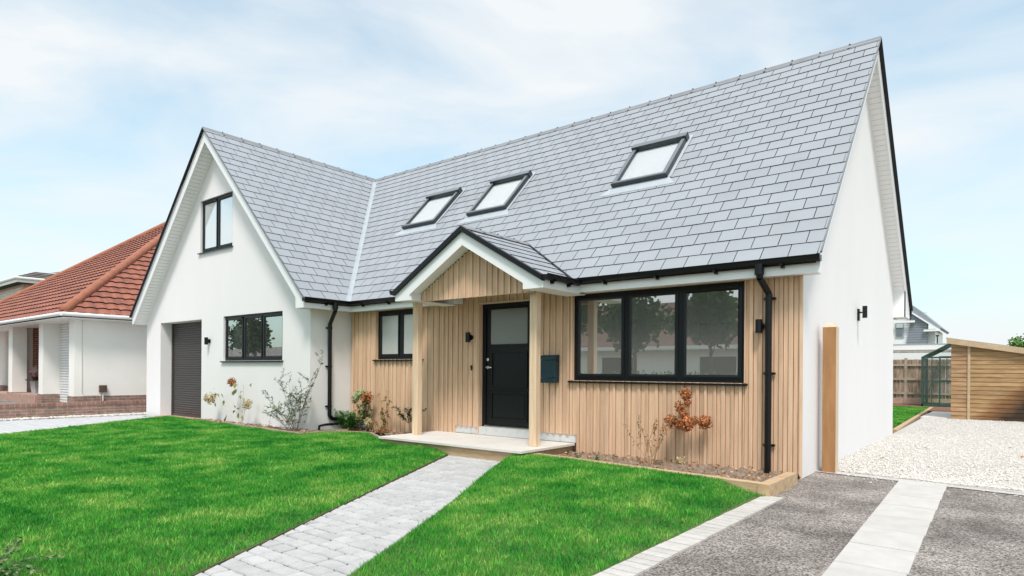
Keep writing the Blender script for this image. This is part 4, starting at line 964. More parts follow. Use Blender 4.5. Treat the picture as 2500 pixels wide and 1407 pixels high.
# a few strays over the kerb
n = 60; xs = rng.uniform(-1.7, .6, n); ys = 9.02 - (xs + 1.83) * .187 - np.abs(rng.normal(0, .28, n)); pts = np.concatenate([pts, np.stack([xs, ys, np.full(n, .008)], 1)])
o = stones('gravel_stones', pts, .013, .030, m_stone); o['label'] = 'white gravel stones along the side of the house'
n = 2600; pts = np.stack([rng.uniform(-19.43, -19.04, n), rng.uniform(1.0, 8.2, n), rng.uniform(.005, .03, n)], 1)
o = stones('gravel_stones', pts, .03, .065, m_stone, 8); o['label'] = 'white gravel stones along the brick garden wall'
for i, (x, y) in enumerate(((-1.55, 10.6), (-1.2, 12.6), (-.1, 13.6), (.05, 12.2))):
    mb = MB(); a = rnd.uniform(0, 6); d = Vector((math.cos(a), math.sin(a), 0)) * .05; s = Vector((-d.y, d.x, 0)) * .5; c = Vector((x, y, .035))
    mb.face([c - d, c + s + Vector((0, 0, .015)), c + d + Vector((0, 0, .03)), c - s + Vector((0, 0, .012))])
    tag(mb.build('fallen_leaf', m_leaf_dry), ['brown fallen leaf on white gravel beside the gate post', 'brown fallen leaf on white gravel midway along the gable wall', 'brown fallen leaf on white gravel, farthest from the gable wall', 'brown fallen leaf on white gravel near the right edge'][i], 'leaf', 'fallen leaves on the gravel')

# ------------------------------------------------------------------ plants
def leaf(mb, p, d, l, wd, m=0, up_=None):
    d = Vector(d).normalized(); s = d.cross(Vector((rnd.uniform(-.4, .4), rnd.uniform(-.4, .4), 1))).normalized() * wd / 2
    n = s.cross(d).normalized(); p = Vector(p); k = n * (l * .12)
    mb.face([p, p + d * l * .35 + s - k * .2, p + d * l * .5 - k * 0], m); mb.face([p + d * l * .35 + s - k * .2, p + d * l - k * 1.2, p + d * l * .5], m)
    mb.face([p, p + d * l * .5, p + d * l * .35 - s - k * .2], m); mb.face([p + d * l * .35 - s - k * .2, p + d * l * .5, p + d * l - k * 1.2], m)
def flower(mb, c, r, n=70, m=0, sz=.36):
    c = Vector(c); n = int(n * 2.6); r *= 1.2
    for i in range(n):
        d = Vector((rnd.gauss(0, 1), rnd.gauss(0, 1), rnd.gauss(0, 1))).normalized(); p = c + d * r * rnd.uniform(.35, 1.0)
        t = d.orthogonal().normalized(); t = Matrix.Rotation(rnd.uniform(0, 6.28), 3, d) @ t; b = d.cross(t); s = r * sz * rnd.uniform(.6, 1.1); tl = d * s * rnd.uniform(-.3, .5)
        mb.face([p - t * s * .5, p + b * s * .5 + tl, p + t * s * .5, p - b * s * .5 + tl * .3], m)
def curve(p0, p1, sag=.0, n=7, wob=.012):
    p0, p1 = Vector(p0), Vector(p1); side = Vector((rnd.uniform(-1, 1), rnd.uniform(-1, 1), 0)) * wob
    return [p0.lerp(p1, i / (n - 1)) + Vector((0, 0, sag * math.sin(math.pi * i / (n - 1)))) + side * math.sin(math.pi * 1.7 * i / (n - 1)) for i in range(n)]
def plant(name, label, cat, base, stems, stem_m, leaves, flowers, r0=.007, r1=.003, group=None, sub=()):
    """stems: tips; leaves: list of (material, [(p, dir, l, w)]); flowers: (material, c, r)"""
    t = thing(name, label, cat, base, group); mb = MB()
    for s in stems: mb.tube(s, r0, 6, 0, r1)
    for s in sub: mb.tube(s, .0016, 4, 0, .0009)
    mb.build('stem', stem_m, t)
    if leaves:
        mb = MB(); mats = []
        for m, ls in leaves:
            if m not in mats: mats.append(m)
            for (p, d, l, wd) in ls: leaf(mb, p, d, l, wd, mats.index(m))
        mb.build('foliage', mats, t)
    for (m, c, r, n) in flowers:
        mb = MB(); flower(mb, c, r, n); mb.build('flower_head', m, t)
    return t
def along(st, n, l, wd, lo=.25, spread=1., droop=0.):
    out = []
    for i in range(n):
        k = rnd.uniform(lo, 1) * (len(st) - 1); a = int(min(k, len(st) - 2)); p = st[a].lerp(st[a + 1], k - a)
        d = Vector((rnd.gauss(0, spread), rnd.gauss(0, spread), rnd.uniform(-.3, .7) - droop)); out.append((p, d, l * rnd.uniform(.6, 1.2), wd * rnd.uniform(.7, 1.2)))
    return out
# dried hydrangea below the big window
B = (-3.85, 7.72, .05); st = []
for tx, tz, ty in ((-4.27, .56, 7.8), (-4.0, .62, 7.75), (-3.98, .72, 7.7), (-3.72, .68, 7.7), (-3.62, .72, 7.8), (-3.56, .62, 7.65), (-3.66, .55, 7.75), (-3.78, .6, 7.8), (-3.52, .75, 7.9), (-3.85, .5, 7.7), (-3.47, .98, 7.95)):
    st.append(curve((B[0] + rnd.uniform(-.08, .08), B[1] + rnd.uniform(-.05, .05), .03), (tx, ty, tz), .02))
lv = []
for s in st: lv += along(s, 12, .075, .024, .45, .7, .6)
fl = [(m_flower_dry, (-3.45, 8.02, .985), .078, 110), (m_flower_dry, (-3.43, 8.03, .87), .055, 60), (m_flower_dry, (-3.53, 8.0, .82), .07, 80), (m_flower_dry, (-3.47, 8.0, .72), .07, 80), (m_flower_dry, (-3.62, 7.95, .62), .080, 110), (m_flower_dry, (-3.42, 7.97, .60), .095, 140), (m_flower_dry, (-3.33, 8.0, .64), .06, 70), (m_flower_dry, (-3.19, 8.02, .63), .088, 120), (m_flower_dry, (-3.52, 7.95, .58), .06, 60)]
plant('dried_hydrangea', 'dried orange-brown hydrangea in the bed under the large window', 'plant', B, st, m_stem_pale, [(m_leaf_brown, lv)], fl, .006, .003)
t = thing('fallen_flower_head', 'withered flower head lying on the soil below the large window', 'flower', (-3.46, 7.9, .06)); mb = MB(); flower(mb, (-3.46, 7.9, .10), .075, 60); mb.build('flower_head', m_flower_pale, t)
# hydrangea by the garage
B = (-13.0, 6.95, .08); st = [curve((B[0] + dx, B[1], .06), p, .03, 8) for dx, p in ((-.02, (-14.1, 6.98, .72)), (.0, (-13.9, 7.0, .74)), (.05, (-13.2, 7.0, 1.0)), (.08, (-12.95, 6.95, .85)), (.1, (-12.9, 7.0, .95)), (.03, (-13.25, 6.95, .55)), (.1, (-12.75, 7.0, .62)))]
lv = [((-13.2, 6.95, .98), (.4, -.2, -.5), .15, .085), ((-13.12, 6.95, .86), (-.2, -.3, -.6), .17, .10), ((-13.24, 6.95, .82), (-.6, 0, -.6), .14, .06), ((-13.45, 6.97, .95), (.5, 0, -.3), .10, .03), ((-12.98, 6.95, .78), (.6, 0, .3), .12, .05), ((-12.98, 6.95, .74), (.3, 0, -.7), .11, .06), ((-12.9, 6.95, .68), (.7, 0, -.3), .10, .03), ((-14.05, 6.97, .75), (-.3, 0, -.6), .13, .06), ((-14.0, 6.97, .74), (.6, 0, -.4), .13, .045), ((-14.12, 6.97, .83), (-.5, 0, .2), .08, .05), ((-13.83, 6.97, .74), (.6, 0, -.4), .14, .05), ((-13.7, 6.97, .60), (-.1, 0, -1), .14, .085), ((-14.1, 6.97, .52), (.0, 0, -1), .10, .08), ((-13.55, 6.9, .12), (.3, 0, .7), .2, .08), ((-13.05, 6.95, .22), (.1, 0, .7), .14, .06), ((-12.92, 6.95, .3), (.3, 0, -.3), .14, .06), ((-12.62, 6.97, .96), (.5, 0, -.3), .09, .04)]
lv2 = [((-13.15, 6.95, .45), (-.3, 0, .3), .1, .05), ((-13.1, 6.95, .42), (.5, 0, .3), .12, .05), ((-13.2, 6.95, .4), (-.4, 0, -.4), .1, .05), ((-12.95, 6.95, .1), (.1, 0, .8), .12, .05), ((-13.1, 6.95, .5), (.1, 0, .8), .09, .04), ((-12.6, 6.97, .95), (.3, 0, .2), .09, .03), ((-12.93, 6.95, .55), (-.5, 0, .1), .06, .03), ((-12.93, 6.95, .4), (.5, 0, -.3), .07, .03)]
plant('hydrangea', 'sparse leggy hydrangea against white wall beside the garage door', 'plant', B, st, m_stem_grey, [(m_leaf_olive, lv), (m_leaf_brown, lv2)], [(m_flower_pale, (-14.28, 6.95, .62), .13, 70), (m_flower_dry, (-13.32, 6.95, 1.0), .10, 60), (m_flower_pale, (-12.68, 6.95, .55), .11, 60)], .006, .003)
# wispy shrub at the wing corner
B = (-10.93, 6.98, .06); st = []; subs = []
for p in ((-10.2, 7.05, 1.48), (-10.35, 7.0, 1.2), (-11.35, 6.9, 1.1), (-11.15, 6.95, 1.0), (-10.95, 7.0, .95), (-11.75, 6.85, .72), (-11.6, 6.9, .5), (-11.9, 6.9, .42), (-10.75, 7.0, .9)): st.append(curve((B[0] + rnd.uniform(-.04, .04), B[1] + rnd.uniform(-.04, .04), .05), p, .03, 8, .03))
lv = []
for s in st:
    for k in range(13):
        q = rnd.uniform(.25, 1) * (len(s) - 1); a = int(min(q, len(s) - 2)); p = s[a].lerp(s[a + 1], q - a); e = p + Vector((rnd.gauss(0, .13), rnd.gauss(0, .10), rnd.uniform(.02, .24))); sb = curve(p, e, .01, 4, .01); subs.append(sb); lv += along(sb, 26, .05, .02, .1, .8)
t = plant('wispy_shrub', 'airy shrub of tiny grey-green leaves at the white wall corner', 'shrub', B, st, m_stem_thin, [(m_leaf_grey, lv[::2]), (m_leaf_pale, lv[1::2])], [], .006, .0018, None, subs)
# small seedlings in the left bed
for i, (x, y, lab) in enumerate(((-12.15, 6.95, 'tiny seedling in the left bed, nearer the dry hydrangea'), (-11.75, 6.9, 'tiny seedling in the left bed, nearer the airy shrub'))):
    st = [curve((x, y, .06), (x + rnd.uniform(-.08, .08), y, .22 + .1 * i), 0, 4)]; plant('seedling', lab, 'plant', (x, y, .06), st, m_stem_grey, [(m_leaf_grey, along(st[0], 9, .06, .02, .4))], [], .003, .002)
# bright green evergreen shrub
B = (-10.62, 8.0, .06); st = [curve((B[0], B[1], .05), (B[0] + rnd.gauss(0, .2), B[1] + rnd.gauss(0, .14) - .05, rnd.uniform(.22, .5)), .03, 5) for _ in range(34)]; lv = []
for s in st: lv += along(s, 40, .085, .030, .2, .8)
plant('evergreen_shrub', 'low bright green shrub in the corner by the white wall', 'shrub', B, st, m_stem, [(m_leaf_bright, lv[::2]), (m_leaf, lv[1::2])], [], .005, .003)
# potted hydrangea
t = thing('plant_pot', 'black plastic plant pot standing in the bed by the cladding', 'plant pot', (-10.1, 8.0, .06)); mb = MB(); mb.tube([(-10.1, 8.0, .05), (-10.1, 8.0, .22)], .085, 18, 0, .105); mb.build('pot_body', m_pot, t, True)
mb = MB(); mb.cyl((-10.1, 8.0, .215), (-10.1, 8.0, .245), .112, 18); mb.build('pot_rim', m_pot, t)
B = (-10.1, 8.0, .22); st = [curve((B[0] + rnd.uniform(-.03, .03), B[1] + rnd.uniform(-.03, .03), .2), (B[0] + rnd.gauss(0, .17), B[1] - .05 + rnd.gauss(0, .08), rnd.uniform(.45, .88)), .02, 6) for _ in range(12)]; lv = []
for s in st: lv += along(s, 14, .115, .07, .25, .7, .4)
plant('hydrangea', 'potted hydrangea with pale green and rusty flower heads against the cladding', 'plant', B, st, m_stem, [(m_leaf_olive, lv[::2]), (m_leaf, lv[1::3])], [(m_flower_green, (-10.32, 7.95, .74), .10, 90), (m_flower_green, (-10.17, 7.95, .82), .10, 90), (m_flower_dry, (-9.97, 7.93, .74), .11, 100), (m_flower_pale, (-9.86, 7.9, .25), .10, 60)], .006, .003)
# withered hydrangea
B = (-9.5, 8.0, .06); st = [curve((B[0] + rnd.uniform(-.05, .05), B[1], .05), p, .02, 6) for p in ((-9.62, 7.95, .85), (-9.42, 7.95, .92), (-9.3, 7.95, .78), (-9.5, 7.95, .6), (-9.62, 7.95, .55), (-9.45, 7.95, .5), (-9.8, 7.95, .35))]; lv = []
for s in st: lv += along(s, 14, .10, .045, .3, .6, .8)
plant('withered_hydrangea', 'withered brown hydrangea in the bed left of the porch', 'plant', B, st, m_stem_pale, [(m_leaf_brown, lv[::2]), (m_leaf_olive, lv[1::2])], [(m_leaf_brown, (-9.45, 7.9, .11), .09, 60)], .006, .003)
# rose
B = (-8.78, 8.02, .06); main = curve((B[0], B[1], .05), (-8.82, 7.98, .36), .0, 6); st = [main] + [curve((-8.82, 7.98, .3), p, .03, 5) for p in ((-9.25, 7.98, .60), (-9.05, 7.95, .45), (-8.75, 7.95, .56), (-8.35, 7.98, .58), (-8.45, 7.95, .45), (-8.85, 7.95, .58), (-8.6, 7.98, .5))]; lv = []
for s in st[1:]: lv += along(s, 30, .075, .052, .3, .8)
plant('rose_bush', 'small dark-leaved bush behind the left porch post', 'shrub', B, st, m_stem, [(m_leaf_dark, lv)], [], .006, .003)
# trailing shoot in the left foreground
B = (-4.75, 1.02, .0); st = [curve((B[0], B[1], .02), p, .05, 6) for p in ((-4.38, 1.17, .10), (-4.5, 1.3, .14), (-4.6, 1.12, .2), (-4.55, 1.0, .1), (-4.9, 1.2, .2), (-4.45, 1.08, .06))]; lv = []
for s in st: lv += along(s, 34, .042, .026, .15, .8)
plant('foreground_shrub', 'leafy shoots at the lower left corner of the lawn', 'shrub', B, st, m_stem, [(m_leaf, lv[::2]), (m_leaf_pale, lv[1::2])], [], .003, .0015)

# leaf litter and weeds on the beds
def litter(label, areas, n, seed):
    r = random.Random(seed); mb = MB()
    for _ in range(n):
        x0, x1, y0, y1, z = r.choice(areas); c = Vector((r.uniform(x0, x1), r.uniform(y0, y1), z + r.uniform(.02, .05))); d = Vector((r.gauss(0, 1), r.gauss(0, 1), r.gauss(0, .35))).normalized() * r.uniform(.012, .035); q = d.orthogonal().normalized() * d.length * .45
        mb.face([c - d, c + q, c + d, c - q], 1 if r.random() < .3 else 0)
    o = mb.build('leaf_litter', [m_leaf_brown, m_stem_pale]); struct(o, 'stuff'); o['label'] = label; return o
litter('dry leaves and twigs on the soil of the bed below the large window', [(-5.2, -2.2, 7.15, 8.15, .045)], 330, 5)
litter('dry leaves and twigs on the soil of the left beds', [(-15.0, -10.6, 6.95, 7.22, .075), (-10.4, -8.4, 7.8, 8.15, .07)], 380, 6)
for x, y, lab in ((-4.75, 7.4, 'small green weed in the right bed, close to the porch step'), (-4.45, 7.45, 'small green weed in the right bed, nearer the dried hydrangea')):
    st = [curve((x, y, .05), (x + rnd.uniform(-.06, .06), y, .15), 0, 4) for _ in range(3)]; lv = []
    for q in st: lv += along(q, 10, .05, .022, .2)
    plant('weed', lab, 'plant', (x, y, .05), st, m_stem, [(m_leaf, lv)], [], .003, .002)

# ------------------------------------------------------------------ left neighbour: bungalow
bu = thing('bungalow', 'cream rendered bungalow with red tiled hipped roof left of the white house', 'bungalow', (-22, 6.2, 0))
EX, EY, EZ, PT = -20.05, 5.75, 2.76, math.tan(R(37.3)); BW = 14.0; RX = EX - BW / 2; RL = 18.0
BX, BY = -20.42, 6.15
mb = MB()
mb.face([(BX, BY, .5), (BX, 22, .5), (BX, 22, 2.75), (BX, BY, 2.75)]); mb.box(-20.86, BX - .001, BY, BY + .4, .5, 2.75)
mb.box(-23.55, -23.15, 6.15, 6.55, .45, 2.75); mb.box(-26.8, -26.35, 6.15, 6.55, .45, 2.75); mb.box(-30.5, -29.9, 6.15, 6.55, .45, 2.75)
mb.box(-23.56, -23.14, 6.551, 6.9, .18, 2.75)
mb.face([(-26.7, 6.55, .4), (-26.7, 6.80, .4), (-26.7, 6.80, 2.75), (-26.7, 6.55, 2.75)]); mb.face([(-34, 6.9, .4), (-26.9, 6.9, .4), (-26.9, 6.9, 2.75), (-34, 6.9, 2.75)])
mb.face([(BX - 13, 22, .2), (BX, 22, .2), (BX, 22, 2.75), (BX - 13, 22, 2.75)]); mb.build('wall', m_cream, bu)
mb = MB(); mb.box(BX - .02, BX + .025, BY - .03, 22, .1, .5); mb.box(-20.87, BX - .021, BY - .03, BY + .4, .1, .5); mb.box(-23.58, -23.12, 6.12, 6.58, .18, .48); mb.box(-26.83, -26.32, 6.12, 6.58, .18, .46); mb.box(-36, -26.9, 6.86, 6.95, .3, .6); mb.build('brick_plinth', m_brick_g, bu)
mb = MB(); mb.box(-26.95, -26.68, 6.80, 9.5, .3, 2.75); mb.face([(-26.9, 9.4, .3), (-23.2, 9.4, .3), (-23.2, 9.4, 2.75), (-26.9, 9.4, 2.75)]); mb.build('porch_brickwork', m_brick_r, bu)
mb = MB(); mb.box(-26.6, -23.5, 6.05, 9.4, .1, .44); mb.box(-40, -26.6, 6.05, 6.9, .1, .40); mb.build('porch_floor', m_floor_t, bu)
mb = MB(); z = .22
while z < 2.7: mb.prism([(6.62, z), (6.585, z + .02), (6.585, z + .06), (6.62, z + .078)], 'x', -23.13, -20.87); z += .08
mb.build('garage_shutter', m_upvc, bu)
mb = MB(); mb.box(EX - .30, EX - .28, EY + .3, 22, EZ - .14, EZ - .02); mb.box(-45, EX - .28, EY + .26, EY + .28, EZ - .14, EZ - .02)
mb.tube([(EX + .02, EY - .02, EZ - .02), (EX + .02, 22, EZ - .02)], .055, 10); mb.tube([(-45, EY - .02, EZ - .02), (EX + .02, EY - .02, EZ - .02)], .055, 10)
mb.build('gutter', m_upvc, bu)
mb = MB(); mb.box(-45, EX - .02, EY + .02, EY + 1.0, EZ - .12, EZ - .10); mb.box(BX - .2, EX - .02, EY + 1.0, 22, EZ - .12, EZ - .10); mb.box(-34, BX - .3, EY + 1.0, 9.4, EZ - .09, EZ - .07); mb.build('soffit', m_soffit, bu)
# tiled slopes
def tiled(mb, O, U, Sv, L0, L1, smax, g, th, amp, per, step):
    O, U, Sv = Vector(O), Vector(U), Vector(Sv).normalized(); Nn = U.cross(Sv).normalized()
    if Nn.z < 0: Nn = -Nn
    s = 0
    while s < smax - .02:
        s1 = min(s + g, smax); a0, b0, a1, b1 = L0(s), L1(s), L0(s1), L1(s1); lo, hi = min(a0, a1), max(b0, b1); n = max(2, int((hi - lo) / step))
        lo_, up_, dn_ = [], [], []
        for i in range(n + 1):
            u = lo + (hi - lo) * i / n; wv = amp * abs(math.sin(math.pi * u / per)) ; j = .0
            u0, u1 = min(max(u, a0), b0), min(max(u, a1), b1)
            lo_.append(O + U * u0 + Sv * s + Nn * (th + wv)); up_.append(O + U * u1 + Sv * s1 + Nn * (wv * .9)); dn_.append(O + U * u0 + Sv * s - Nn * .01)
        for i in range(n):
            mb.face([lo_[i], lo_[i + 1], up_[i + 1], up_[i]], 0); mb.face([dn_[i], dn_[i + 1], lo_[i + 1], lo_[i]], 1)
        s += g
mb = MB(); k = math.hypot(1, PT); H_ = BW / 2; sm = H_ * k
tiled(mb, (EX, EY, EZ), (0, 1, 0), (-1, 0, PT), lambda s: s / k, lambda s: RL, sm, .31, .035, .03, .30, .05)
tiled(mb, (EX - BW, EY, EZ), (1, 0, 0), (0, 1, PT), lambda s: s / k, lambda s: BW - s / k, sm, .31, .035, .03, .30, .075)
mb.face([(EX - BW, EY, EZ), (RX, EY + H_, EZ + H_ * PT), (RX, EY + RL, EZ + H_ * PT), (EX - BW, EY + RL, EZ)], 0)
mb.face([(EX - BW, EY, EZ - .05), (EX, EY, EZ - .05), (EX, EY + RL, EZ - .05), (EX - BW, EY + RL, EZ - .05)], 1)
br = mb.build('tiled_roof', [m_rtile, m_rtile_edge], bu)
def hipline(p0, p1, r): mb.tube([Vector(p0).lerp(Vector(p1), i / 24) + Vector((0, 0, .02)) for i in range(25)], r, 10)
mb = MB(); hipline((EX - .05, EY + .05, EZ + .05), (RX, EY + H_, EZ + H_ * PT + .03), .125); hipline((EX - BW + .05, EY + .05, EZ + .05), (RX, EY + H_, EZ + H_ * PT + .03), .11); hipline((RX, EY + H_, EZ + H_ * PT + .03), (RX, EY + RL, EZ + H_ * PT + .03), .12); mb.build('hip_tiles', m_rhip, br, True)
mb = MB(); mb.bevbox(BX - .0, BX + .09, 6.75, 6.93, .60, .80, .01); mb.build('meter_box', m_meter, bu)
mb = MB(); mb.tube([(BX + .01, 6.33, 2.7), (BX + .012, 6.33, .62), (BX + .02, 6.38, .52), (BX + .02, 6.75, .53)], .008, 6); mb.tube([(BX + .05, 6.84, .60), (BX + .06, 6.84, .36)], .02, 6); mb.build('cable', m_cable, bu)
# bin with bag
t = thing('storage_bin', 'grey storage bin in the porch of the red roofed bungalow', 'bin', (-25.3, 6.75, .44)); mb = MB(); mb.tube([(-25.55, 6.75, .44), (-25.55, 6.75, .86)], .30, 4, 0, .36); mb.build('bin_body', m_bin, t)
mb = MB(); mb.box(-25.92, -25.18, 6.4, 7.1, .86, .90); mb.build('bin_lid', m_dark, t)
mb = MB(); c = Vector((-25.5, 6.75, 1.12)); nn = 14
rr = [[.3 * (1 + rnd.uniform(-.18, .18)) for _ in range(nn)] for _ in range(7)]
for i in range(6):
    for j in range(nn):
        def Q(i, j): a = math.pi * i / 6; b_ = 2 * math.pi * (j % nn) / nn; r_ = rr[i][j % nn]; return c + Vector((r_ * 1.15 * math.sin(a) * math.cos(b_), r_ * 1.1 * math.sin(a) * math.sin(b_), -r_ * .85 * math.cos(a)))
        mb.face([Q(i, j), Q(i, j + 1), Q(i + 1, j + 1), Q(i + 1, j)])
tag(mb.build('rubbish_bag', m_bag), 'crumpled brown plastic bag lying on the grey bin', 'bag')
# brick garden wall between the plots
gw = thing('garden_wall', 'low brown brick garden wall beside the pale block-paved drive', 'wall', (-19.5, 4, 0))
mb = MB(); mb.box(-19.62, -19.45, -3.4, 10, -.12, .30); mb.build('brick_course', m_brick_g, gw)
mb = MB(); mb.box(-19.635, -19.435, -3.4, 10, .30, .375); mb.build('coping', brick_mat('coping_brick', (.36, .17, .12), (.27, .13, .10), (.34, .30, .27), .11, .2, .01), gw)

# grey roofed brick house beyond
gh = thing('brick_house', 'buff brick house with mossy grey tiled roof behind the red roof', 'house', (-50, 15, 0))
HX, HY, HZ = -45.0, 11.0, 6.3
mb = MB(); mb.box(HX - 16, HX, HY, HY + 12, 0, HZ - .15); mb.build('wall', m_brick_b, gh)
mb = MB(); z = 3.2
while z < 6: mb.box(HX - (.44 if int(z * 10) % 4 < 2 else .25), HX + .012, HY - .012, HY + (.44 if int(z / .15) % 2 else .25), z, z + .14); z += .15
mb.box(HX - 16, HX + .014, HY - .014, HY + .2, HZ - .30, HZ - .16); mb.box(HX - .2, HX + .014, HY + .2, HY + 12, HZ - .30, HZ - .16); mb.build('quoins', m_brick_q, gh)
mb = MB(); mb.box(HX - 16, HX + .42, HY - .42, HY - .39, HZ - .12, HZ + .12); mb.box(HX + .39, HX + .42, HY - .39, HY + 12, HZ - .12, HZ + .12); mb.tube([(HX - 16, HY - .5, HZ + .12), (HX + .5, HY - .5, HZ + .12), (HX + .5, HY + 12, HZ + .12)], .075, 8); mb.build('gutter', m_upvc, gh)
mb = MB(); mb.box(HX - 16, HX + .39, HY - .39, HY + 12, HZ - .15, HZ - .13); mb.build('soffit', m_dark, gh)
mb = MB(); q = .42
tiled(mb, (HX + .5, HY - .5, HZ + .12), (0, 1, 0), (-1, 0, q), lambda s: s / 1.085, lambda s: 13, 1.4, .33, .05, .02, .3, .3)
tiled(mb, (HX - 16, HY - .5, HZ + .12), (1, 0, 0), (0, 1, q), lambda s: 0, lambda s: 16.5 - s / 1.085, 1.4, .33, .05, .02, .3, .3)
mb.box(HX - 16, HX - .8, HY + .8, HY + 12, HZ + .62, HZ + .68, 0)
mb.face([(HX - 16, HY + 1.2, HZ + .68), (HX - 1.2, HY + 1.2, HZ + .68), (HX - 4.2, HY + 4.2, HZ + 1.65), (HX - 16, HY + 4.2, HZ + 1.65)], 0); mb.face([(HX - 1.2, HY + 1.2, HZ + .68), (HX - 1.2, HY + 13, HZ + .68), (HX - 4.2, HY + 13, HZ + 1.65), (HX - 4.2, HY + 4.2, HZ + 1.65)], 0)
gr = mb.build('roof', [m_gtile, m_under], gh)
mb = MB(); mb.box(HX - 16, HX - .72, HY + .72, HY + .8, HZ + .58, HZ + .72); mb.box(HX - .8, HX - .72, HY + .8, HY + 12, HZ + .58, HZ + .72); mb.build('roof_edge_trim', m_upvc, gr)
mb = MB(); mb.tube([(HX - 4.2, HY + 4.2, HZ + 1.68), (HX - 4.2, HY + 13, HZ + 1.68)], .14, 8); mb.tube([(HX - 16, HY + 4.2, HZ + 1.68), (HX - 4.2, HY + 4.2, HZ + 1.68)], .14, 8); mb.build('ridge_tiles', m_moss, gr)

# ------------------------------------------------------------------ back garden on the right
sheet('back_lawn', [(-4.6, 16.2), (-2.22, 16.2), (-2.6, 28.2), (-4.6, 28.2)], .02, m_lawnsoil)
gb = grass('lawn_grass', [[(-4.6, 16.2), (-2.22, 16.2), (-2.6, 28.2), (-4.6, 28.2)]], 1700, .03, .06, .006, lambda x, y: np.ones(len(x), bool), lambda x, y: 0 * x + .024, 9); gb['category'] = 'grass'; gb['label'] = 'green grass of the back garden behind the white gable'
edging('timber_edging', [(-2.56, 28.2, .06), (-2.16, 16.0, .06)], .10, -.05, .06, m_sleeper, 'pale timber edging between back lawn and white gravel', 'edging')
mb = MB(); mb.box(-2.35, -2.075, 15.50, 15.62, -.05, .24); tag(mb.build('timber_stub', m_gate), 'short upright brown timber stub at the back corner of the white wall', 'timber')
sheet('mulch_bed', [(-6, 28.2), (-2.4, 28.2), (-2.4, 31.6), (-6, 31.6)], .024, m_mulch)
sheet('mulch_bed', [(-2.36, 25.2), (-1.5, 25.2), (-1.5, 28.6), (-2.48, 28.6)], .045, m_mulch)
mb = MB(); mb.box(-2.2, -1.3, 21.6, 25.15, -.02, .05); struct(mb.build('paving', m_slab))
# fence
def fence_panel(x0, x1, y, label):
    t = thing('fence_panel', label, 'fence', ((x0 + x1) / 2, y, 0), 'fence panels at the end of the garden'); mb = MB(); x = x0 + .06; i = 0
    while x < x1 - .05:
        wd = rnd.uniform(.105, .125); mb.box(x, min(x + wd, x1 - .05), y + .0 + .012 * (i % 2), y + .02 + .012 * (i % 2), .25, 1.90 + rnd.uniform(-.006, .006)); x += wd + rnd.uniform(.004, .012); i += 1
    mb.build('boards', m_fence, t); mb = MB()
    for z in (.42, 1.02, 1.62): mb.box(x0 + .05, x1 - .05, y - .06, y - .002, z, z + .085)
    mb.build('rail', m_fence_rail, t); mb = MB(); mb.box(x0 + .05, x1 - .05, y + .0, y + .03, .02, .245); mb.build('gravel_board', m_brick_q, t)
    mb = MB(); mb.box(x1 - .05, x1 + .05, y - .05, y + .05, 0, 1.96); mb.build('post', m_fence_rail, t)
fence_panel(-6.5, -3.75, 31.6, 'weathered brown fence panel between white gable wall and greenhouse'); fence_panel(-3.75, -.9, 31.6, 'weathered brown fence panel standing behind the green greenhouse')
# greenhouse (lean-to frame)
g = thing('greenhouse', 'small dark green framed greenhouse with glass sides beside the timber shed', 'greenhouse', (-2.2, 29.5, 0))
gx0, gx1, gy0, gy1, ze, zr_ = -2.95, -1.93, 29.5, 31.2, 1.92, 2.54
zsl = lambda x: ze + (zr_ - ze) * (x - gx0) / (gx1 - gx0)
mb = MB(); r_ = .022
for yy in (gy0, gy1):
    mb.box(gx0 - .03, gx0 + .03, yy - .03, yy + .03, 0, ze); mb.tube([(gx0 - .03, yy, ze), (gx1, yy, zr_)], .035, 6)
    mb.tube([(gx0, yy, 1.0), (gx1, yy, 1.0)], .014, 6)
for yy in (gy0 + .57, gy0 + 1.13): mb.box(gx0 - .015, gx0 + .015, yy - .015, yy + .015, .1, ze); mb.tube([(gx0, yy, ze), (gx1, yy, zr_)], .018, 6)
mb.box(gx0 - .035, gx0 + .035, gy0, gy1, ze - .04, ze + .03); mb.box(gx0 - .02, gx1, gy0 - .03, gy0 + .03, .02, .12); mb.box(gx0 - .03, gx0 + .03, gy0, gy1, .02, .12); mb.box(gx0 - .02, gx1, gy1 - .03, gy1 + .03, .02, .12)
mb.box(gx0, gx1, gy0 - .03, gy0 + .02, 1.90, 1.96); mb.tube([(gx0 + .08, gy0, .15), (gx0 + .55, gy0 + .02, 1.8)], .012, 6)
mb.box(gx0 + .3, gx0 + .33, gy0 - .01, gy0 + .02, .1, 2.05); mb.tube([(gx0, gy0, ze - .45), (gx0 + .6, gy0, ze - .45)], .012, 6)
mb.build('frame', m_gh, g)
mb = MB(); mb.face([(gx0, gy0, .12), (gx0, gy1, .12), (gx0, gy1, ze), (gx0, gy0, ze)]); mb.face([(gx0, gy0, .12), (gx1, gy0, .12), (gx1, gy0, zr_), (gx0, gy0, ze)]); mb.face([(gx0, gy0, ze + .01), (gx1, gy0, zr_ + .01), (gx1, gy1, zr_ + .01), (gx0, gy1, ze + .01)]); mb.build('pane', m_glass_gh, g)
mb = MB(); dx0, dx1 = gx0 + .60, gx0 + 1.0
for (a, b, c, d) in ((dx0 - .05, dx0, .04, 1.98), (dx1, dx1 + .05, .04, 1.98), (dx0, dx1, .04, .12), (dx0, dx1, 1.0, 1.06), (dx0, dx1, 1.92, 1.98), ((dx0 + dx1) / 2 - .012, (dx0 + dx1) / 2 + .012, 1.06, 1.92)): mb.box(a, b, gy0 - .06, gy0 - .032, c, d)
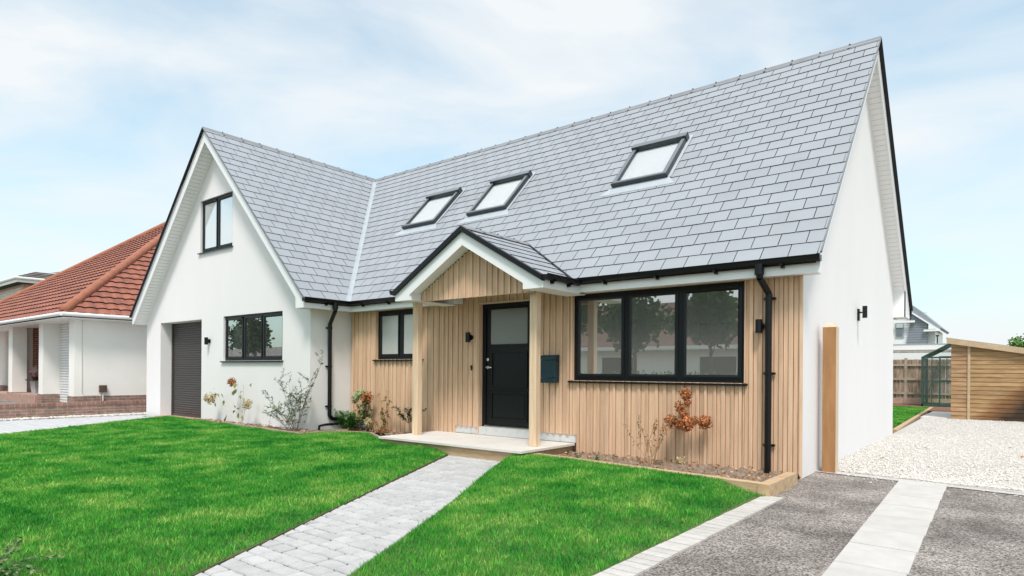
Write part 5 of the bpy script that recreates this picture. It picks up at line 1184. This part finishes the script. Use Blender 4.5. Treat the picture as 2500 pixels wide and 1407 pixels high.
dr = mb.build('door', m_gh, g); mb = MB(); mb.tube([(dx1 + .0, gy0 - .09, .86), (dx1 - .12, gy0 - .09, .86)], .012, 6); mb.build('handle', m_chrome, dr)
# shed
s_ = thing('shed', 'timber shed of horizontal boards with sloping roof and darker lower right side', 'shed', (.2, 22.5, 0))
sx0, sx1, sy = -1.47, 4.0, 21.5; ztop = lambda x: 2.17 - .185 * (x - sx0)
mb = MB(); z = .02; bh = .118
while z < 2.2:
    for (a, b, m) in ((sx0, -1.095, 0), (-1.035, sx1, 1)):
        zz = z + bh - .006
        top = lambda x: min(zz, ztop(x))
        bb = b
        if ztop(a) <= z: continue
        if ztop(b) < z: bb = a + (ztop(a) - z) / .185
        e = [(a, z), (bb, z), (bb, top(bb)), (a, top(a))]
        xk = sx0 + (2.17 - zz) / .185
        if a < xk < bb: e = [(a, z), (bb, z), (bb, max(z, top(bb))), (xk, zz), (a, zz)]
        mb.face([(p[0], sy - .012 * (1 - (p[1] - z) / bh), p[1]) for p in e], m); mb.face([(a, sy - .012, z), (bb, sy - .012, z), (bb, sy + .004, z), (a, sy + .004, z)], m)
    mb.face([(sx0, sy, z), (sx0, sy, z + bh - .006), (sx0, sy + 3, z + bh - .006), (sx0, sy + 3, z)], 0)
    z += bh
mb.face([(sx0, sy + .01, 0), (sx1, sy + .01, 0), (sx1, sy + .01, ztop(sx1) - .0), (sx0, sy + .01, 2.17)], 2); mb.face([(sx1, sy, 0), (sx1, sy + 3, 0), (sx1, sy + 3, 1.2), (sx1, sy, 1.2)], 0); mb.face([(sx0, sy + 3, 0), (sx0, sy + 3, 2.17), (sx1, sy + 3, 1.15), (sx1, sy + 3, 0)], 0)
mb.build('boards', [m_shed, m_shed_dk, m_dark], s_)
mb = MB(); mb.box(-1.095, -1.035, sy - .035, sy + .002, .0, 2.09); mb.build('corner_trim', m_shed_trim, s_)
mb = MB(); mb.obox((sx0 - .10, sy - .14, ztop(sx0 - .1) - .045), (sx1 - sx0 + .2, 0, -.185 * (sx1 - sx0 + .2)), (0, .025, 0), (0, 0, .155)); mb.build('fascia_board', m_shed_trim, s_)
mb = MB(); mb.obox((sx0 - .11, sy - .12, ztop(sx0 - .11) + .085), (sx1 - sx0 + .22, 0, -.185 * (sx1 - sx0 + .22)), (0, 3.3, 0), (0, 0, .03)); mb.build('roof', m_felt, s_)
# flat roofed white outbuilding beyond the fence
fo = thing('flat_roofed_garage', 'white flat roofed outbuilding showing above the garden fence', 'outbuilding', (-4, 37, 0))
mb = MB(); mb.box(-12, -2.2, 36, 40, 0, 2.45); mb.build('wall', m_upvc, fo); mb = MB(); mb.box(-12.1, -2.0, 35.9, 40.1, 2.45, 2.70); mb.build('fascia', m_upvc, fo); mb = MB(); mb.box(-12.0, -2.4, 35.1, 35.95, 2.30, 2.34); mb.build('lean_to_roof', m_moss, fo); mb = MB(); mb.box(-12, -2.4, 35.0, 35.1, 1.9, 2.28); mb.build('lean_to_fascia', m_upvc, fo)
mb = MB(); mb.box(-12.1, -1.98, 35.88, 40.12, 2.70, 2.73); mb.build('roof_edge', m_winframe, fo)
# white house far behind
bh_ = thing('white_house', 'white house with grey slate side roof far behind the fence', 'house', (-6, 50, 0))
mb = MB(); mb.box(-14, -5.72, 50, 56, 0, 5.5); mb.box(-5.3, -4.35, 50.6, 56, 0, 4.3); mb.build('wall', m_upvc, bh_)
mb = MB(); mb.prism([(-5.95, 2.9), (-4.78, 2.9), (-4.70, 4.75), (-5.55, 5.6)], 'y', 49.85, 50.4)
for z in np.arange(3.1, 5.4, .16): mb.box(-5.94, -4.72, 49.835, 49.85, z, z + .012, 1)
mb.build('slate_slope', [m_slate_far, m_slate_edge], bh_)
mb = MB(); mb.prism([(-5.72, 5.55), (-4.05, 4.20), (-3.95, 4.32), (-5.5, 5.85), (-14, 5.85), (-14, 5.6)], 'y', 49.7, 56); mb.build('roof', m_slate_far, bh_)
mb = MB(); mb.prism([(-5.72, 5.42), (-4.0, 4.08), (-3.98, 4.18), (-5.72, 5.54)], 'y', 49.62, 49.72); mb.box(-14, -5.4, 49.6, 49.75, 4.72, 4.86); mb.box(-4.9, -4.0, 49.6, 49.75, 4.1, 4.22); mb.build('bargeboard', m_upvc, bh_)
mb = MB(); mb.box(-6.55, -6.05, 49.93, 50.02, 3.75, 4.75); wn = mb.build('window', m_winframe, bh_); mb = MB(); mb.face([(-6.5, 49.92, 3.82), (-6.12, 49.92, 3.82), (-6.12, 49.92, 4.68), (-6.5, 49.92, 4.68)]); mb.build('pane', glass_mat('far_glass', .5, (.3, .35, .36)), wn)
mb = MB(); mb.tube([(-4.05, 48.5, 2.6), (-4.05, 48.5, 3.75)], .035, 6); mb.cyl((-4.05, 48.5, 3.7), (-4.05, 48.5, 3.78), .10, 8); mb.build('flue_pipe', m_dark, bh_)

# ------------------------------------------------------------------ trees
def tree(name, label, x, y, h, cr, n, lm, lsz, cat='tree', z0=0., zc=None, trunk=True, flat=1.0):
    t = thing(name, label, cat, (x, y, z0)); zc = zc or (z0 + h - cr * flat); mb = MB(); r = np.random.default_rng(int(abs(x * 37 + y * 11)))
    tips = []
    top = Vector((x, y, zc))
    mb.tube([(x, y, z0 - .1), (x + .04, y, z0 + (zc - z0) * .5), top], .09 * h / 4, 8, 0, .045 * h / 4)
    for i in range(22):
        d = Vector(r.normal(0, 1, 3)); d.z = abs(d.z) * .9 - .1; d.normalize(); st0 = Vector((x, y, z0)).lerp(top, r.uniform(.55, 1.0)); e = top + Vector((d.x * cr, d.y * cr, d.z * cr * flat)) * r.uniform(.55, 1.0)
        pts = curve(st0, e, .05, 5, .1); mb.tube(pts, .02 * h / 4, 5, 0, .006); tips += pts[2:]
    mb.build('trunk', m_bark, t)
    mb = MB(); cen = [p + Vector(r.normal(0, cr * .12, 3)) for p in tips for _ in range(2)]
    for i in range(n):
        c = cen[int(r.integers(len(cen)))]; p = c + Vector(r.normal(0, cr * .12, 3)); d = Vector(r.normal(0, 1, 3)).normalized(); s = d.orthogonal().normalized() * lsz * .45; l = d * lsz * r.uniform(.7, 1.3)
        mb.face([p, p + l * .5 + s, p + l, p + l * .5 - s])
    mb.build('crown', lm, t); return t
tree('bush', 'leafy green bush rising behind the timber shed at the right edge', .15, 30.5, 2.95, .55, 900, m_tree_leaf2, .11, 'bush', 0, 2.35)
# the far side of the street, seen only as reflections in the windows
op = thing('bungalow', 'white bungalow with brown tiled roof across the road, mirrored in the big window', 'bungalow', (-18, -19, 0))
mb = MB(); mb.box(-30, -10.5, -26, -19, 0, 2.75); mb.build('wall', m_cream, op)
mb = MB(); mb.prism([(-27, 2.75), (-18.5, 2.75), (-22.75, 5.9)], 'x', -30.5, -10.0); mb.build('roof', mat('brown_tile', (.20, .12, .085), .85, var=.3, vscale=2), op)
mb = MB(); mb.box(-30.5, -10, -18.5, -18.38, 2.62, 2.84); mb.build('gutter', m_upvc, op)
for (a, b) in ((-14.5, -12.2), (-21, -18.6)):
    mb = MB(); mb.box(a, b, -18.99, -18.93, 1.0, 2.3); wn = mb.build('window', m_upvc, op); mb = MB(); mb.face([(a + .1, -18.92, 1.1), (b - .1, -18.92, 1.1), (b - .1, -18.92, 2.2), (a + .1, -18.92, 2.2)]); mb.build('pane', m_room_dark, wn)
op2 = thing('outbuilding', 'pale outbuilding across the road, mirrored in the ground floor wing window', 'outbuilding', (-52, -17, 0))
mb = MB(); mb.box(-64, -42, -20, -16, 0, 2.5); mb.build('wall', m_cream, op2); mb = MB(); mb.prism([(-20.3, 2.5), (-15.7, 2.5), (-18, 3.4)], 'x', -64.3, -41.7); mb.build('roof', m_gtile, op2)
TL = ['round street tree mirrored in the right pane of the big window', 'street tree mirrored in the middle pane of the big window', 'tall street tree mirrored in the left pane of the big window', 'street tree across the road, mirrored in the front door glass', 'slim tree by the road mirrored in the middle pane of the wing window', 'round tree in front of the pale outbuilding across the road', 'tall slim tree mirrored in the left pane of the wing window']
for i, (x, y, h, r_, n) in enumerate(((-9.7, -8.4, 4.5, 1.32, 3600), (-13.5, -9.2, 5.0, 1.6, 3400), (-17.6, -10.5, 6.0, 1.8, 2600), (-22.5, -10.0, 6.5, 2.0, 2600), (-34.2, -4.6, 4.0, .85, 2200), (-43, -9, 4.6, 1.3, 2200), (-38.9, -6.4, 5.6, .7, 1200))): tree('street_tree', TL[i], x, y, h, r_, n, m_tree_leaf, .26)
mb = MB(); r = np.random.default_rng(4)
for i in range(5000):
    p = Vector((r.uniform(-34, -9), r.uniform(-14.2, -13.2), r.uniform(0, 1.35) * r.uniform(.5, 1) ** .3)); d = Vector(r.normal(0, 1, 3)).normalized(); s = d.orthogonal().normalized() * .07; mb.face([p, p + d * .08 + s, p + d * .17, p + d * .08 - s])
tag(mb.build('hedge', m_tree_leaf2), 'clipped green hedge along the far side of the road, seen in reflection', 'hedge')
